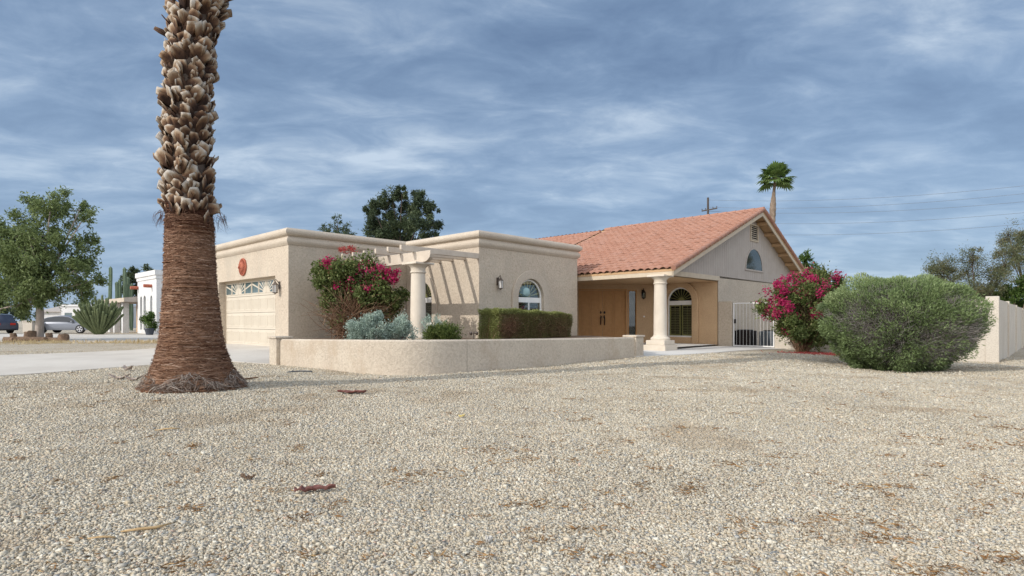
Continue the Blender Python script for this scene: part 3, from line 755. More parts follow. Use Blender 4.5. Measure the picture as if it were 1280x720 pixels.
# deck under the tiles, with thickness
mb = MB()
for (ua, za, ub, zb_, v0, v1) in ((UE+.02, ZE, UR, ZR, VR+.02, 12), (UR, ZR, UE2-.02, ZE2, VR+.02, 9)):
    mb.add([(ua,v0,za-.015),(ub,v0,zb_-.015),(ub,v1,zb_-.015),(ua,v1,za-.015),(ua,v0,za-.10),(ub,v0,zb_-.10),(ub,v1,zb_-.10),(ua,v1,za-.10)], [(0,1,2,3),(7,6,5,4),(0,4,5,1),(1,5,6,2),(2,6,7,3),(3,7,4,0)])
mb.build('roof_deck', 'soffit', house)
def caps(name, p0, p1, r_, seg, mat='clay_tile'):
    p0, p1 = Vector(p0), Vector(p1); n = int((p1-p0).length/seg); d = (p1-p0)/n; mb = MB()
    for i in range(n):
        mb.tube([p0+d*i, p0+d*(i+1.08)], [r_*1.12, r_*.9], 10)
    o = mb.build(name, mat, roof, smooth=True, auto=60)
    t = o.data.attributes.new('tint', 'FLOAT', 'POINT'); vals = np.repeat(rt.random(n), 20); t.data.foreach_set('value', vals.astype(np.float32)); return o
caps('ridge_tile', (UR, VR-.02, ZR+.02), (UR, .4, ZR+.02), .10, .42)
caps('ridge_tile', (UR-.55, .35, roof_z(UR-.55)+.03), (UR-.55, 12, roof_z(UR-.55)+.03), .10, .42)
caps('rake_tile', (UE-.04, VR+.01, ZE+.02), (UR, VR+.01, ZR+.02), .085, .36)
caps('rake_tile', (UE2+.04, VR+.01, ZE2+.02), (UR, VR+.01, ZR+.02), .085, .36)
mb = MB(); mb.box((UE+.02, VR+.05, 2.425), (UE+.07, 1., 2.585)); mb.box((UE+.071, VR+.06, 2.52), (UE+.16, 1., 2.575)); mb.build('fascia', 'wood_trim', house, bevel=.006)
mb = MB()
FB = FV(VR+.04)
mb.prism([(UE+.02, ZE-.02), (UR, ZR-.02), (UR, ZR-.27), (UE+.02, ZE-.25)], FB, 0, .05)
mb.prism([(UE2-.02, ZE2-.02), (UR, ZR-.021), (UR, ZR-.27), (UE2-.02, ZE2-.25)], FB, .001, .051)
mb.build('barge_board', 'wood_trim', house)
for u in (18.6, 19.5, 20.4, 21.3, 22.2, 23.0, 12.0, 14.2, 16.4):
    z_ = roof_z(u); mb = MB(); mb.box((u-.05, VR+.1, z_-.26), (u+.05, VW-.04, z_-.12)); mb.build('lookout', 'soffit', house)
# porch column
def doric(mb, c, z0, z1, r_, plinth=None, ab=.34):
    H = z1-z0
    prof = [(r_*1.42, z0), (r_*1.46, z0+.03), (r_*1.46, z0+.07), (r_*1.36, z0+.10), (r_*1.16, z0+.12), (r_*1.12, z0+.15), (r_*1.02, z0+.17)]
    for i in range(9):
        t = i/8; prof.append((r_*(1.0-.10*t**1.6), z0+.18+(H-.50)*t))
    zt = z1-.32
    prof += [(r_*1.0, zt+.01), (r_*1.04, zt+.03), (r_*1.0, zt+.055), (r_*.93, zt+.06), (r_*.93, zt+.14), (r_*1.0, zt+.17), (r_*1.2, zt+.21), (r_*1.36, zt+.24), (r_*1.4, zt+.25)]
    mb.lathe(prof, (c[0], c[1], 0), n=32)
cpos = (9.98, VW)
mb = MB(); doric(mb, cpos, .19, 2.465, .232); col_ = mb.build('column', 'column', house, smooth=True, auto=40)
mb = MB(); mb.box((cpos[0]-.34, cpos[1]-.34, 2.40), (cpos[0]+.34, cpos[1]+.34, 2.468)); mb.build('abacus', 'column', col_, bevel=.015)
mb = MB(); mb.box((cpos[0]-.43, cpos[1]-.43, -.3), (cpos[0]+.43, cpos[1]+.43, .03)); mb.box((cpos[0]-.36, cpos[1]-.36, .031), (cpos[0]+.36, cpos[1]+.36, .192)); mb.build('plinth', 'column', col_, bevel=.012)
mb = MB(); mb.add([(UE+.4, VW, -.09), (UW, VW, -.09), (UW, VW+2.96, -.09), (q.x, q.y, -.09), (UE, q.y, -.09)], [(0,1,2,3,4)]); mb.build('porch_floor', 'walk', house)

# ================================================================== wall lanterns (hung on the wall: things of their own)
def lantern(loc, rz, label, dark=False):
    t = thing('wall_lantern', label, 'wall lantern', loc, rz, 'outdoor lanterns on the house walls')
    fm = 'black_metal' if dark else 'bronze'
    mb = MB(); mb.box((-.055, -.02, -.09), (.055, 0, .16)); mb.build('back_plate', fm, t, bevel=.008)
    mb = MB(); mb.tube([(0,-.01,.08),(0,-.06,.15),(0,-.10,.20),(0,-.13,.22),(0,-.15,.20),(0,-.15,.15)], .011, 6); mb.tube([(0,-.01,-.05),(0,-.05,-.02),(0,-.06,.03)], .008, 6); mb.build('bracket', fm, t, smooth=True)
    c = (0, -.15, 0)
    mb = MB(); mb.lathe([(.012,.17),(.02,.15),(.035,.13),(.05,.10),(.095,.055),(.10,.04)], c, n=6); mb.lathe([(.001,.19),(.015,.18),(.012,.165)], c, n=8)
    mb.lathe([(.085,-.20),(.08,-.215),(.04,-.23),(.012,-.25),(.001,-.27)], c, n=6)
    for i in range(6):
        a = 2*PI*i/6; mb.tube([(c[0]+.092*math.cos(a), c[1]+.092*math.sin(a), .045), (c[0]+.08*math.cos(a), c[1]+.08*math.sin(a), -.205)], .007, 5)
    mb.build('cage', fm, t)
    mb = MB(); mb.lathe([(.082,.04),(.07,-.2)], c, n=6, cap=False); mb.build('lamp_glass', 'glass' if dark else 'frosted', t)
    mb = MB(); mb.lathe([(.02,-.18),(.02,-.05),(.03,0),(.001,.03)], c, n=8); mb.build('bulb', 'frosted', t, smooth=True)
    return t
lantern(HW(-.002, .62, 1.98), HROT-PI/2, 'bronze wall lantern with frosted panes just right of the garage door')
lantern(HW(-.002, 6.35, 1.98), HROT-PI/2, 'bronze wall lantern left of the garage door, half hidden behind the palm trunk')
lantern(HW(4.52+.84, -3.952, 2.16), HROT, 'bronze wall lantern beside the arched window above the clipped hedge')
pq = Vector((C0.x, C0.y, 0)); e2 = FD(.47, 0, -.002); pw = HW(e2[0], e2[1], 2.08)
lantern(pw, 0, 'black wall lantern in the shade of the porch beside the front doors', True)

# terracotta sun face plaque
t = thing('sun_plaque', 'round terracotta sun face plaque above the garage door', 'plaque', HW(-.002, 3.55, 2.79), HROT-PI/2)
mb = MB()
def lath_y(mb, prof, n=40):
    vs = []; fs = []
    for r_, y_ in prof:
        for k2 in range(n):
            a = 2*PI*k2/n; vs.append((r_*math.cos(a), -y_, r_*math.sin(a)))
    for i in range(len(prof)-1):
        for k2 in range(n): fs.append((i*n+k2, i*n+(k2+1) % n, (i+1)*n+(k2+1) % n, (i+1)*n+k2))
    fs.append(tuple(range((len(prof)-1)*n, len(prof)*n))); mb.add(vs, fs)
lath_y(mb, [(.31,0),(.32,.02),(.305,.05),(.27,.055),(.25,.04),(.23,.045)]); mb.build('rim', 'terracotta', t, smooth=True, auto=40)
mb = MB()
for i in range(20):
    a = 2*PI*i/20; b1 = a+.11; b2 = a-.11
    mb.prism([(.20*math.cos(b2), .20*math.sin(b2)), (.285*math.cos(a+.05), .285*math.sin(a+.05)), (.20*math.cos(b1), .20*math.sin(b1))], lambda s, z, d: (s, -d, z), .04, .068)
mb.build('rays', 'terracotta', t)
mb = MB(); lath_y(mb, [(.19,.045),(.185,.075),(.16,.10),(.11,.125),(.05,.138),(.005,.14)], 32)
mb.tube([(0,-.13,.06),(0,-.165,-.01),(0,-.17,-.035),(0,-.14,-.05)], [.015,.024,.03,.016], 8)
for sg in (-1, 1):
    mb.tube([(sg*.03,-.14,.065),(sg*.07,-.135,.085),(sg*.115,-.115,.065)], [.010,.014,.008], 6)
    mb.tube([(sg*.045,-.135,.03),(sg*.07,-.135,.036),(sg*.095,-.12,.03)], [.006,.014,.006], 8)
    mb.tube([(sg*.08,-.11,-.03),(sg*.085,-.12,-.05),(sg*.08,-.105,-.07)], [.02,.032,.02], 8)
mb.tube([(-.06,-.118,-.085),(0,-.14,-.095),(.06,-.118,-.085)], [.008,.016,.008], 8)
mb.build('face', 'terracotta', t, smooth=True, auto=50)

# ================================================================== pergola
pb = HW(2.02, -4.03, 0)
pg = thing('pergola', 'cream timber pergola on a round column over the planting bed', 'pergola', (pb.x, pb.y, 0), HROT)
def lp(u, v): return (u-2.02, v+4.03)
mb = MB(); cc = [( -.66, 2.88), (-.66, 2.78), (-.62, 2.68), (-.52, 2.60), (-.42, 2.565), (4.02, 2.565), (4.02, 2.88)]
mb.prism(cc, lambda s, z, d: (d, s, z), -.07, .07); mb.build('beam', 'pergola', pg, bevel=.008)
for i in range(6):
    v = -3.90+.65*i; x0, y0 = lp(1.49, v); x1, _ = lp(4.515, v)
    mb = MB(); mb.prism([(x0, 3.055), (x0, 2.93), (x0+.04, 2.885), (x1, 2.885), (x1, 3.055)], lambda s, z, d, y0=y0: (s, y0+d, z), -.045, .045); mb.build('rafter', 'pergola', pg, bevel=.006)
mb = MB(); doric(mb, (0, 0), .34, 2.57, .228); c_ = mb.build('column', 'column', pg, smooth=True, auto=40)
mb = MB(); mb.box((-.34,-.34,2.50), (.34,.34,2.563)); mb.build('abacus', 'column', c_, bevel=.015)
mb = MB(); mb.box((-.36,-.36,0.05), (.36,.36,.345)); mb.build('plinth', 'column', c_, bevel=.015)

# ================================================================== curved garden wall
gwall = thing('garden_wall', 'low curved beige stucco garden wall around the planting bed', 'garden wall', (-1.9, 11.75, g1(-1.9, 11.7)))
def offs(line, d):
    P = [Vector(p) for p in line]; o = []
    for i in range(len(P)):
        ns = []
        if i > 0: e = (P[i]-P[i-1]).normalized(); ns.append(Vector((-e.y, e.x)))
        if i < len(P)-1: e = (P[i+1]-P[i]).normalized(); ns.append(Vector((-e.y, e.x)))
        m_ = sum(ns, Vector((0,0)))/len(ns); o.append(P[i]+m_*d)
    return o
def refine(line, k2=6):
    P = [Vector(p) for p in line]; o = []
    for i in range(len(P)-1):
        a = P[max(i-1, 0)]; b = P[i]; c = P[i+1]; d = P[min(i+2, len(P)-1)]
        for j in range(k2):
            t = j/k2; o.append(.5*((2*b)+(c-a)*t+(2*a-5*b+4*c-d)*t*t+(3*b-a-3*c+d)*t**3))
    o.append(P[-1]); return o
line = refine(GW_LINE); back = offs(line, .22); n = len(line)
yt = np.interp([p.x for p in line], [-5.7,-4.2,-2.2,-.95,1.2,3.75], [423.8,424.4,425.2,424.6,423.2,421.4])
zt = [EYE-(yt[i]-HY)/FPX*line[i].y for i in range(n)]
bx = Vector((-1.9, 11.75, g1(-1.9, 11.7))); vs = []
for i in range(n):
    f = line[i]; bk = back[i]; zb = g1(f.x, f.y)-.25
    fm = (f-bk).normalized()*.03
    for p, z in ((f, zb), (f, zt[i]-.03), (f-fm, zt[i]), (bk+fm, zt[i]), (bk, zt[i]-.03), (bk, zb)): vs.append(Vector((p.x, p.y, z))-bx)
fs = [(i*6+k2, (i+1)*6+k2, (i+1)*6+k2+1, i*6+k2+1) for i in range(n-1) for k2 in range(5)]+[tuple(range(5, -1, -1)), tuple((n-1)*6+k2 for k2 in range(6))]
mb = MB(); mb.add(vs, fs); mb.build('wall_body', 'garden_stucco', gwall, smooth=True, auto=40)
def pier(P, half, zt_, rz, cap):
    T = Matrix.Translation(Vector((P[0], P[1], 0))-bx) @ Matrix.Rotation(rz, 4, 'Z'); zb = g1(*P)-.25
    mb = MB(); mb.box((-half,-half,zb), (half,half,zt_), T=T); pr_ = mb.build('pier', 'garden_stucco', gwall, bevel=.02)
    mb = MB(); mb.box((-half-cap,-half-cap,zt_+.001), (half+cap,half+cap,zt_+.055), T=T); mb.build('cap', 'garden_stucco', pr_, bevel=.012)
jx = [i for i in range(n) if line[i].x > -.97][0]; jd = (line[jx+1]-line[jx]).normalized(); jn = Vector((jd.y, -jd.x))
mb = MB(); jp = line[jx]; zb = g1(jp.x, jp.y)-.1
mb.add([Vector((q_.x, q_.y, z_))-bx for q_ in (jp+jn*.003, jp+jd*.009+jn*.003, jp+jd*.009-jn*.02, jp-jn*.02) for z_ in (zb, zt[jx]-.01)], [(0,2,3,1),(2,4,5,3),(4,6,7,5),(6,0,1,7),(1,3,5,7)]); mb.build('control_joint', 'groove', gwall)
pier((-5.78, 14.52), .20, .43, HROT, .03)
pier((3.62, 17.28), .21, .39, HROT, .03)
for (i, dd) in ((62, 0),):
    pass
# soil inside the wall
inner = [tuple(p) for p in offs(GW_LINE, .1)]
poly = inner+[(4.0,18.5),(3.1,22.4),(2.6,22.5)]+[tuple(HW(9.6,-3.9).xy), tuple(HW(4.6,-3.9).xy), tuple(HW(4.6,-.05).xy), tuple(HW(.05,-.05).xy)]
mb = MB(); tri = tessellate_polygon([[Vector((a, b, 0)) for a, b in poly]]); mb.add([(a, b, .30) for a, b in poly], [tuple(t_) for t_ in tri])
so_ = mb.build('planting_bed', 'soil'); tag(so_, 'raised brown soil bed behind the low stucco wall', 'planting bed', kind='structure')

# ================================================================== fence walls, gate, condensers
fs_ = thing('fence_wall', 'short beige stub wall between the porch corner and the white gate', 'fence wall', HW(UW, VW-.3, g1(8.7, 23.6)), HROT)
mb = MB(); mb.box((0,-.27,-.3), (.2,.30,1.83)); mb.build('wall_body', 'stucco', fs_, bevel=.015)
v0, v1 = -9.62, -16.0
zf = g1(14.7, 17.6)
bf = thing('fence_wall', 'tall pale block boundary wall with square pilasters behind the big bush', 'fence wall', HW(UW, -16.05, zf), HROT)
def lf(u, v): return (u-UW, v+16.05)
mb = MB(); x0, y0 = lf(UW, v1); x1, y1 = lf(UW+.2, v0)
mb.box((x0+.04, y0, -.4), (x1, y1, 1.53-zf)); mb.build('panel', 'block', bf)
xa = lf(UW+.3, 0)[0]
hts = [1.53, 1.50, 1.46, 1.42]
for i in range(4):
    a = .3+i*4.0; mb = MB(); mb.box((a-.02, -.12, -.6), (a+3.74, .06, hts[i]-zf)); mb.build('panel', 'block', bf)
mb = MB()
for i in range(5):
    a = i*4.0; mb = MB(); mb.box((a, -.16, -.6), (a+.3, .16, (1.62-.06*i)-zf)); pr_ = mb.build('pier', 'block', bf, bevel=.01)
gt = thing('side_gate', 'white tubular metal gate in front of the air conditioners', 'gate', HW(UW+.08, -8.0, g1(9, 23.2)), HROT)
zg = g1(9, 23.2); mb = MB(); W_ = 1.6
zb, ztp = -.14-zg, 1.55-zg
for z_ in (zb, ztp, ): mb.box((-.02, -W_, z_), (.02, 0, z_+.04))
for y_ in (-W_, -.04): mb.box((-.021, y_, zb), (.021, y_+.042, ztp+.041))
gf = mb.build('frame', 'white_metal', gt)
mb = MB()
for i in range(1, 12): mb.box((-.004, -W_+i*W_/12-.004, zb+.04), (.004, -W_+i*W_/12+.004, ztp))
mb.build('bars', 'white_metal', gt)
mb = MB(); mb.box((-.04,-.10,.95), (.03,-.04,1.12)); mb.build('latch', 'black_metal', gt, bevel=.005)
def condenser(loc, body, label):
    t = thing('air_conditioner', label, 'air conditioner', loc, HROT, 'outdoor air conditioning units')
    mb = MB(); mb.box((-.42,-.42,.0), (.42,.42,.05)); mb.build('pad', 'conc', t)
    mb = MB(); mb.box((-.37,-.37,.052), (.37,.37,.66)); bd = mb.build('cabinet', body, t, bevel=.02)
    mb = MB()
    for i in range(11):
        z_ = .10+i*.048
        mb.ring([(-.385,-.385),(.385,-.385),(.385,.385),(-.385,.385)], [(-.372,-.372),(.372,-.372),(.372,.372),(-.372,.372)], lambda a, b, d, z_=z_: (a, b, z_+d), 0, .02)
    mb.build('grille', body, t)
    mb = MB(); mb.lathe([(.33,.661),(.33,.69),(.30,.70),(.05,.71)], n=20); mb.build('fan_guard', 'black_metal', t)
condenser(HW(15.75, -8.02, g1(10, 23.5)), 'ac_dark', 'dark brown air conditioning unit behind the left part of the white gate')
condenser(HW(15.75, -9.12, g1(10.5, 23)), 'ac_grey', 'grey air conditioning unit behind the right part of the white gate')
# garden flood lights in the bed
fl = thing('flood_light', 'small twin garden flood light on a stake before the sunlit wall', 'flood light', W(592, 424, 15.4), .3)
fl.location.z = .30
mb = MB(); mb.tube([(0,0,0),(0,0,.30)], .012, 6); mb.tube([(-.08,0,.24),(.08,0,.24)], .012, 6); mb.build('stake', 'bronze', fl)
for sg in (-1, 1):
    mb = MB(); mb.tube([(sg*.08,-.05,.22),(sg*.08,.01,.25),(sg*.08,.06,.28)], [.035,.04,.015], 10); mb.build('lamp_head', 'bronze', fl, smooth=True, auto=50)
# ================================================================== vegetation
def clumped(rng, n, center, radii, nclump, sig, shell=.75, flat_bottom=None):
    """leaf positions gathered in clumps spread through an ellipsoid's outer volume"""
    d = rdir(nclump, rng); rr_ = (shell+(1-shell)*rng.random(nclump)**.7)*(1+.13*rng.normal(size=nclump))
    inner = rng.random(nclump) < .18; rr_ = np.where(inner, rr_*rng.random(nclump), rr_)
    C = d*rr_[:, None]*np.array(radii)
    w = rng.random(nclump)**1.0+.25; idx = rng.choice(nclump, n, p=w/w.sum())
    P = C[idx]+rng.normal(size=(n, 3))*sig*(.6+.8*rng.random(nclump))[idx][:, None]
    Nn = unit(C[idx]/np.array(radii)+.25*rng.normal(size=(n, 3)))
    return P+np.array(center), Nn, idx, nclump
def strands(name, mat, parent, A, B, w, sag=0., tint=None, rng=RNG, seg=4, jit=0.):
    """thin bent ribbons (crossed pairs) from points A to B"""
    n = len(A); t = np.linspace(0, 1, seg+1)[None, :, None]
    mid = rng.normal(size=(n, 1, 3))*jit*np.linalg.norm(B-A, axis=1)[:, None, None]
    C = A[:, None]*(1-t)+B[:, None]*t+mid*(4*t*(1-t)); C[:, :, 2] -= sag*(4*t*(1-t))[:, :, 0]
    D = unit(B-A); s = unit(np.cross(D, rdir(n, rng))); s2 = np.cross(D, s)
    ww = (w*np.ones(n))[:, None, None]*(1-.7*t)
    V = np.stack([C+s[:, None]*ww, C-s[:, None]*ww, C+s2[:, None]*ww], 2).reshape(n, -1, 3)
    f = []
    for i in range(seg):
        for a, b in ((0, 1), (1, 2), (2, 0)): f.append((i*3+a, i*3+b, (i+1)*3+b, (i+1)*3+a))
    F = (np.arange(n)[:, None, None]*(seg+1)*3+np.array(f)[None]).reshape(-1, 4)
    if tint is None: tint = rng.random(n)
    return npmesh(name, V.reshape(-1, 3), F, mat, parent, np.repeat(tint, (seg+1)*3))

G_ = {}
G_['bush'] = leafmat('bush_leaf', [(0,(.095,.13,.055)),(.35,(.155,.21,.085)),(.7,(.215,.28,.115)),(1,(.32,.375,.19))], .25)
G_['boug'] = leafmat('boug_leaf', [(0,(.06,.085,.025)),(.5,(.13,.17,.05)),(.8,(.20,.23,.08)),(1,(.27,.24,.11))], .3)
G_['petal'] = leafmat('petal', [(0,(.30,.012,.07)),(.5,(.43,.022,.115)),(.85,(.50,.06,.14)),(1,(.50,.20,.17))], .35)
G_['petal_red'] = leafmat('petal_red', [(0,(.42,.04,.05)),(.6,(.5,.09,.08)),(1,(.55,.2,.15))], .35)
G_['sage'] = leafmat('sage_leaf', [(0,(.25,.33,.27)),(.5,(.35,.44,.37)),(1,(.45,.53,.45))], .15)
G_['shrub'] = leafmat('shrub_leaf', [(0,(.05,.075,.02)),(.5,(.10,.14,.035)),(1,(.18,.21,.06))], .3)
G_['hedge'] = leafmat('hedge_leaf', [(0,(.28,.15,.10)),(.3,(.24,.165,.09)),(.5,(.16,.15,.06)),(.75,(.20,.225,.07)),(1,(.32,.35,.12))], .2)
G_['twig'] = leafmat('twig_mix', [(0,(.20,.165,.145)),(.5,(.33,.30,.275)),(1,(.48,.45,.42))], 0., .95)
G_['stem'] = leafmat('stem_mix', [(0,(.12,.06,.035)),(.5,(.22,.125,.075)),(1,(.36,.25,.16))], 0., .95)
G_['tree'] = leafmat('tree_leaf', [(0,(.10,.135,.05)),(.4,(.175,.225,.085)),(.75,(.24,.30,.115)),(1,(.32,.37,.18))], .35)
G_['euca'] = leafmat('euca_leaf', [(0,(.04,.06,.035)),(.5,(.08,.11,.055)),(1,(.15,.18,.085))], .3)
G_['mesq'] = leafmat('mesq_leaf', [(0,(.10,.125,.06)),(.5,(.155,.17,.085)),(.8,(.20,.17,.09)),(1,(.26,.20,.11))], .3)
G_['bright'] = leafmat('bright_leaf', [(0,(.05,.09,.02)),(.5,(.085,.145,.03)),(1,(.14,.20,.05))], .35)
G_['frond'] = leafmat('frond', [(0,(.07,.12,.03)),(.5,(.12,.19,.05)),(1,(.20,.25,.09))], .3)
G_['drygrass'] = leafmat('dry_grass', [(0,(.36,.27,.13)),(.5,(.5,.38,.2)),(1,(.58,.47,.28))], .2)
G_['fibre'] = leafmat('palm_fibre', [(0,(.075,.033,.02)),(.35,(.18,.095,.058)),(.7,(.31,.185,.12)),(1,(.50,.36,.27))], 0., .95)
G_['fray'] = leafmat('palm_fray', [(0,(.16,.10,.07)),(.4,(.27,.21,.17)),(.75,(.40,.34,.29)),(1,(.62,.55,.45))], 0., .95)
M.update(G_)

# ------------------------------------------------------------------ the big palm
PX, PY = -4.82, 8.8; pz = g1(PX, PY)
palm = thing('palm_tree', 'huge palm trunk in the gravel, fibrous brown below, ringed with cut leaf bases above', 'palm tree', (PX, PY, pz))
rp = np.random.default_rng(21)
PRz = np.array([-.3,-.16,-.06,.04,.13,.24,.42,.62,.9,1.2,1.5,1.8,2.1,2.35,2.6,4,9.6]); PRr = np.array([.75,.685,.635,.59,.555,.515,.455,.415,.385,.36,.342,.33,.32,.315,.295,.285,.27])
def prad(z): return np.interp(z, PRz, PRr)
def pcen(z): z = np.asarray(z, float); return np.stack([np.interp(z, [-.3,1.0,2.4,4.2,5.0,5.9,9.5],[0,-.035,-.06,-.085,-.02,.13,.5]), z*0, z], -1)
# fibrous trunk: ragged rings
nz, na = 240, 120; zs = np.linspace(-.3, 2.62, nz)
ringn = np.cumsum(rp.normal(size=nz))*.0; ringn = rp.normal(size=nz)*.010+np.where(rp.random(nz) < .16, .022, 0)
th = np.linspace(0, 2*PI, na, endpoint=False)
wob = sum(a*np.sin(k2*th[None]+p+zs[:, None]*q_) for a, k2, p, q_ in [(.012,3,.4,1.2),(.008,7,1.9,-2.),(.006,11,.7,5.),(.01,2,2.,.6)])
fine = rp.normal(size=(nz, na))*.006
fine = (fine+np.roll(fine,1,1)+np.roll(fine,2,1)+np.roll(fine,3,1))*.6
low = np.clip((.25-zs)/.4, 0, 1)[:, None]
bump = low*(.045*np.sin(th*9+3*np.sin(th*2)+zs[:, None]*9)+.03*np.sin(th*23+zs[:, None]*31)+rp.normal(size=(nz, na))*.022)
R_ = prad(zs)[:, None]*(1+wob)+ringn[:, None]*(.7+.5*np.sin(th*2+zs[:, None]*7))+fine+bump
V = np.stack([R_*np.cos(th)+pcen(zs)[:, :1], R_*np.sin(th), np.repeat(zs[:, None], na, 1)], -1).reshape(-1, 3)
V[:, 2] -= pz*0
i0 = (np.arange(nz-1)[:, None]*na+np.arange(na)[None]); i1 = np.arange(nz-1)[:, None]*na+((np.arange(na)+1) % na)[None]
F = np.stack([i0, i1, i1+na, i0+na], -1).reshape(-1, 4)
tt = np.clip(.42+.18*rp.normal(size=(nz, 1))+.08*rp.normal(size=(nz, na))-.38*np.clip((zs-2.1)/.3, 0, 1)[:, None]*1.0, 0, 1).reshape(-1)
Vt = V.copy(); Vt[:, 2] += 0
m, nt_, out = newmat('palm_trunk')
b = N(nt_, 'ShaderNodeBsdfPrincipled', Roughness=.95); b.inputs['Specular IOR Level'].default_value = .1; L(nt_, b, 0, out, 0)
at = N(nt_, 'ShaderNodeAttribute', attribute_name='tint'); r = ramp(nt_, [(0,(.058,.024,.015)),(.25,(.13,.062,.036)),(.5,(.235,.13,.078)),(.8,(.36,.225,.15)),(1,(.46,.32,.24))])
n_ = N(nt_, 'ShaderNodeTexNoise', Scale=6., Detail=9, Roughness=.75); L(nt_, coords(nt_, (1,1,9)), 0, n_, 'Vector')
ad = N(nt_, 'ShaderNodeMath', operation='MULTIPLY_ADD'); L(nt_, n_, 'Fac', ad, 0); ad.inputs[1].default_value = .9; ad2 = N(nt_, 'ShaderNodeMath', operation='SUBTRACT'); L(nt_, at, 'Fac', ad2, 0); ad2.inputs[1].default_value = .45
L(nt_, ad2, 0, ad, 2); L(nt_, ad, 0, r, 0); L(nt_, r, 0, b, 'Base Color')
bp = N(nt_, 'ShaderNodeBump', Strength=.9, Distance=.03); L(nt_, n_, 'Fac', bp, 'Height'); L(nt_, bp, 0, b, 'Normal')
M['palm_trunk'] = m
trunk = npmesh('trunk', Vt, F, 'palm_trunk', palm, tt, smooth=True)
trunk.location = (0, 0, -pz)
# hanging fibres wound round it
nf = 15000; z0 = -.05+2.5*rp.random(nf)**.9; a0 = rp.random(nf)*2*PI; da = rp.normal(size=nf)*.30; dz = rp.normal(size=nf)*.022
seg = 4; t = np.linspace(0, 1, seg+1)[None]
aa = a0[:, None]+da[:, None]*t; zz = z0[:, None]+dz[:, None]*t-.012*(4*t*(1-t)); rr2 = prad(zz)+.006+.018*rp.random((nf, 1))*np.sin(PI*t)+.028*(rp.random((nf, 1)) < .12)*t
Cc = np.stack([rr2*np.cos(aa)+pcen(zz)[..., 0], rr2*np.sin(aa), zz], -1); w = (.0022+.0035*rp.random(nf))[:, None]
Vf = np.stack([Cc+np.stack([0*zz, 0*zz, w*(1-.6*t)], -1), Cc-np.stack([0*zz, 0*zz, w*(1-.6*t)], -1)], 2).reshape(nf, -1, 3)
f = np.array([(i*2, i*2+1, i*2+3, i*2+2) for i in range(seg)])
F = (np.arange(nf)[:, None, None]*(seg+1)*2+f[None]).reshape(-1, 4)
tn = np.clip(.45+.22*rp.normal(size=nf)-.4*(z0 > 2.22)*rp.random(nf), 0, 1)
fo = npmesh('fibres', Vf.reshape(-1, 3), F, 'fibre', trunk, np.repeat(tn, (seg+1)*2))
# frayed root skirt
ns = 1500; a0 = rp.random(ns)*2*PI; z1 = -.06+.20*rp.random(ns)*(.6+.4*np.sin(a0*5+1)); A = np.stack([(prad(z1)+.02)*np.cos(a0), (prad(z1)+.02)*np.sin(a0), z1], -1)
a1 = a0+rp.normal(size=ns)*.16; ln = .03+.13*rp.random(ns); z2 = np.maximum(z1-ln, -.13); r2 = prad(z2)+.01+.09*rp.random(ns)**2
B = np.stack([r2*np.cos(a1), r2*np.sin(a1), z2+.02*rp.random(ns)], -1)
strands('root_fray', 'fray', trunk, A, B, .006, tint=np.clip(.35+.25*rp.normal(size=ns), 0, 1), rng=rp, jit=.12)
# cut leaf bases, crossing in two spirals
Vb = []; Fb = []; Tb = []
def boot(z, a, tw, sc_, lean, tone):
    c = pcen(z); r0 = prad(z)-.03
    o_ = np.array([math.cos(a), math.sin(a), 0]); s_ = np.array([-math.sin(a), math.cos(a), 0]); u_ = np.array([0,0,1.])
    up = u_*math.cos(tw)+s_*math.sin(tw); sd = s_*math.cos(tw)-u_*math.sin(tw)
    st = [(0,.090,.0,.010),(.065,.098,.022,.013),(.12,.094,.044+lean*.3,.013),(.17,.080,.068+lean*.7,.010),(.205+.03*rp.random(),.05+.03*rp.random(),.086+lean*1.1,.005)]
    o = len(Vb); tip = rp.normal(size=3)*.008
    for i, (l, w_, d_, th_) in enumerate(st):
        l, w_, d_, th_ = l*sc_, w_*sc_, d_*sc_, th_*sc_
        base = c+o_*(r0+d_)+up*l+(tip if i > 2 else 0)
        for (q, k2) in ((-1, 0), (-.55, .9), (.0, 1.25), (.55, .9), (1, 0), (.0, -.8)):
            Vb.append(base+sd*w_*q+o_*th_*k2)
            e = abs(q); val = (.05, .20, .42, .68, .92)[i]+(.30*e-.08 if i > 0 else 0)+tone+.06*rp.normal()
            Tb.append(min(max(val, 0), 1))
    for i in range(len(st)-1):
        for k2 in range(6): Fb.append((o+i*6+k2, o+i*6+(k2+1) % 6, o+(i+1)*6+(k2+1) % 6, o+(i+1)*6+k2))
    e = o+(len(st)-1)*6; Fb.append((e, e+1, e+2, e+5)); Fb.append((e+2, e+3, e+4, e+5))
z = 2.44; row = 0
while z < 9.3:
    nb_ = 16
    for k2 in range(nb_):
        a = 2*PI*(k2+.5*(row % 2))/nb_+rp.normal()*.07+row*.05
        flare = np.clip((z-5.15)/.6, 0, 1)*(.05+.10*max(0, math.cos(a)))
        boot(z+rp.normal()*.04, a, (.55 if (row+k2) % 2 else -.55)+rp.normal()*.28, (.80+.13*rp.normal()), -.03+.042*abs(rp.normal())+flare+(.09*rp.random() if rp.random() < .2 else 0), rp.normal()*.17-.14)
    z += .094; row += 1
m, nt_, out = newmat('leaf_base')
b = N(nt_, 'ShaderNodeBsdfPrincipled', Roughness=.85); b.inputs['Specular IOR Level'].default_value = .2; L(nt_, b, 0, out, 0)
at = N(nt_, 'ShaderNodeAttribute', attribute_name='tint')
n_ = N(nt_, 'ShaderNodeTexNoise', Scale=16., Detail=8, Roughness=.7); L(nt_, coords(nt_, (1,1,.5)), 0, n_, 'Vector')
ad = N(nt_, 'ShaderNodeMath', operation='MULTIPLY_ADD'); L(nt_, n_, 'Fac', ad, 0); ad.inputs[1].default_value = .5
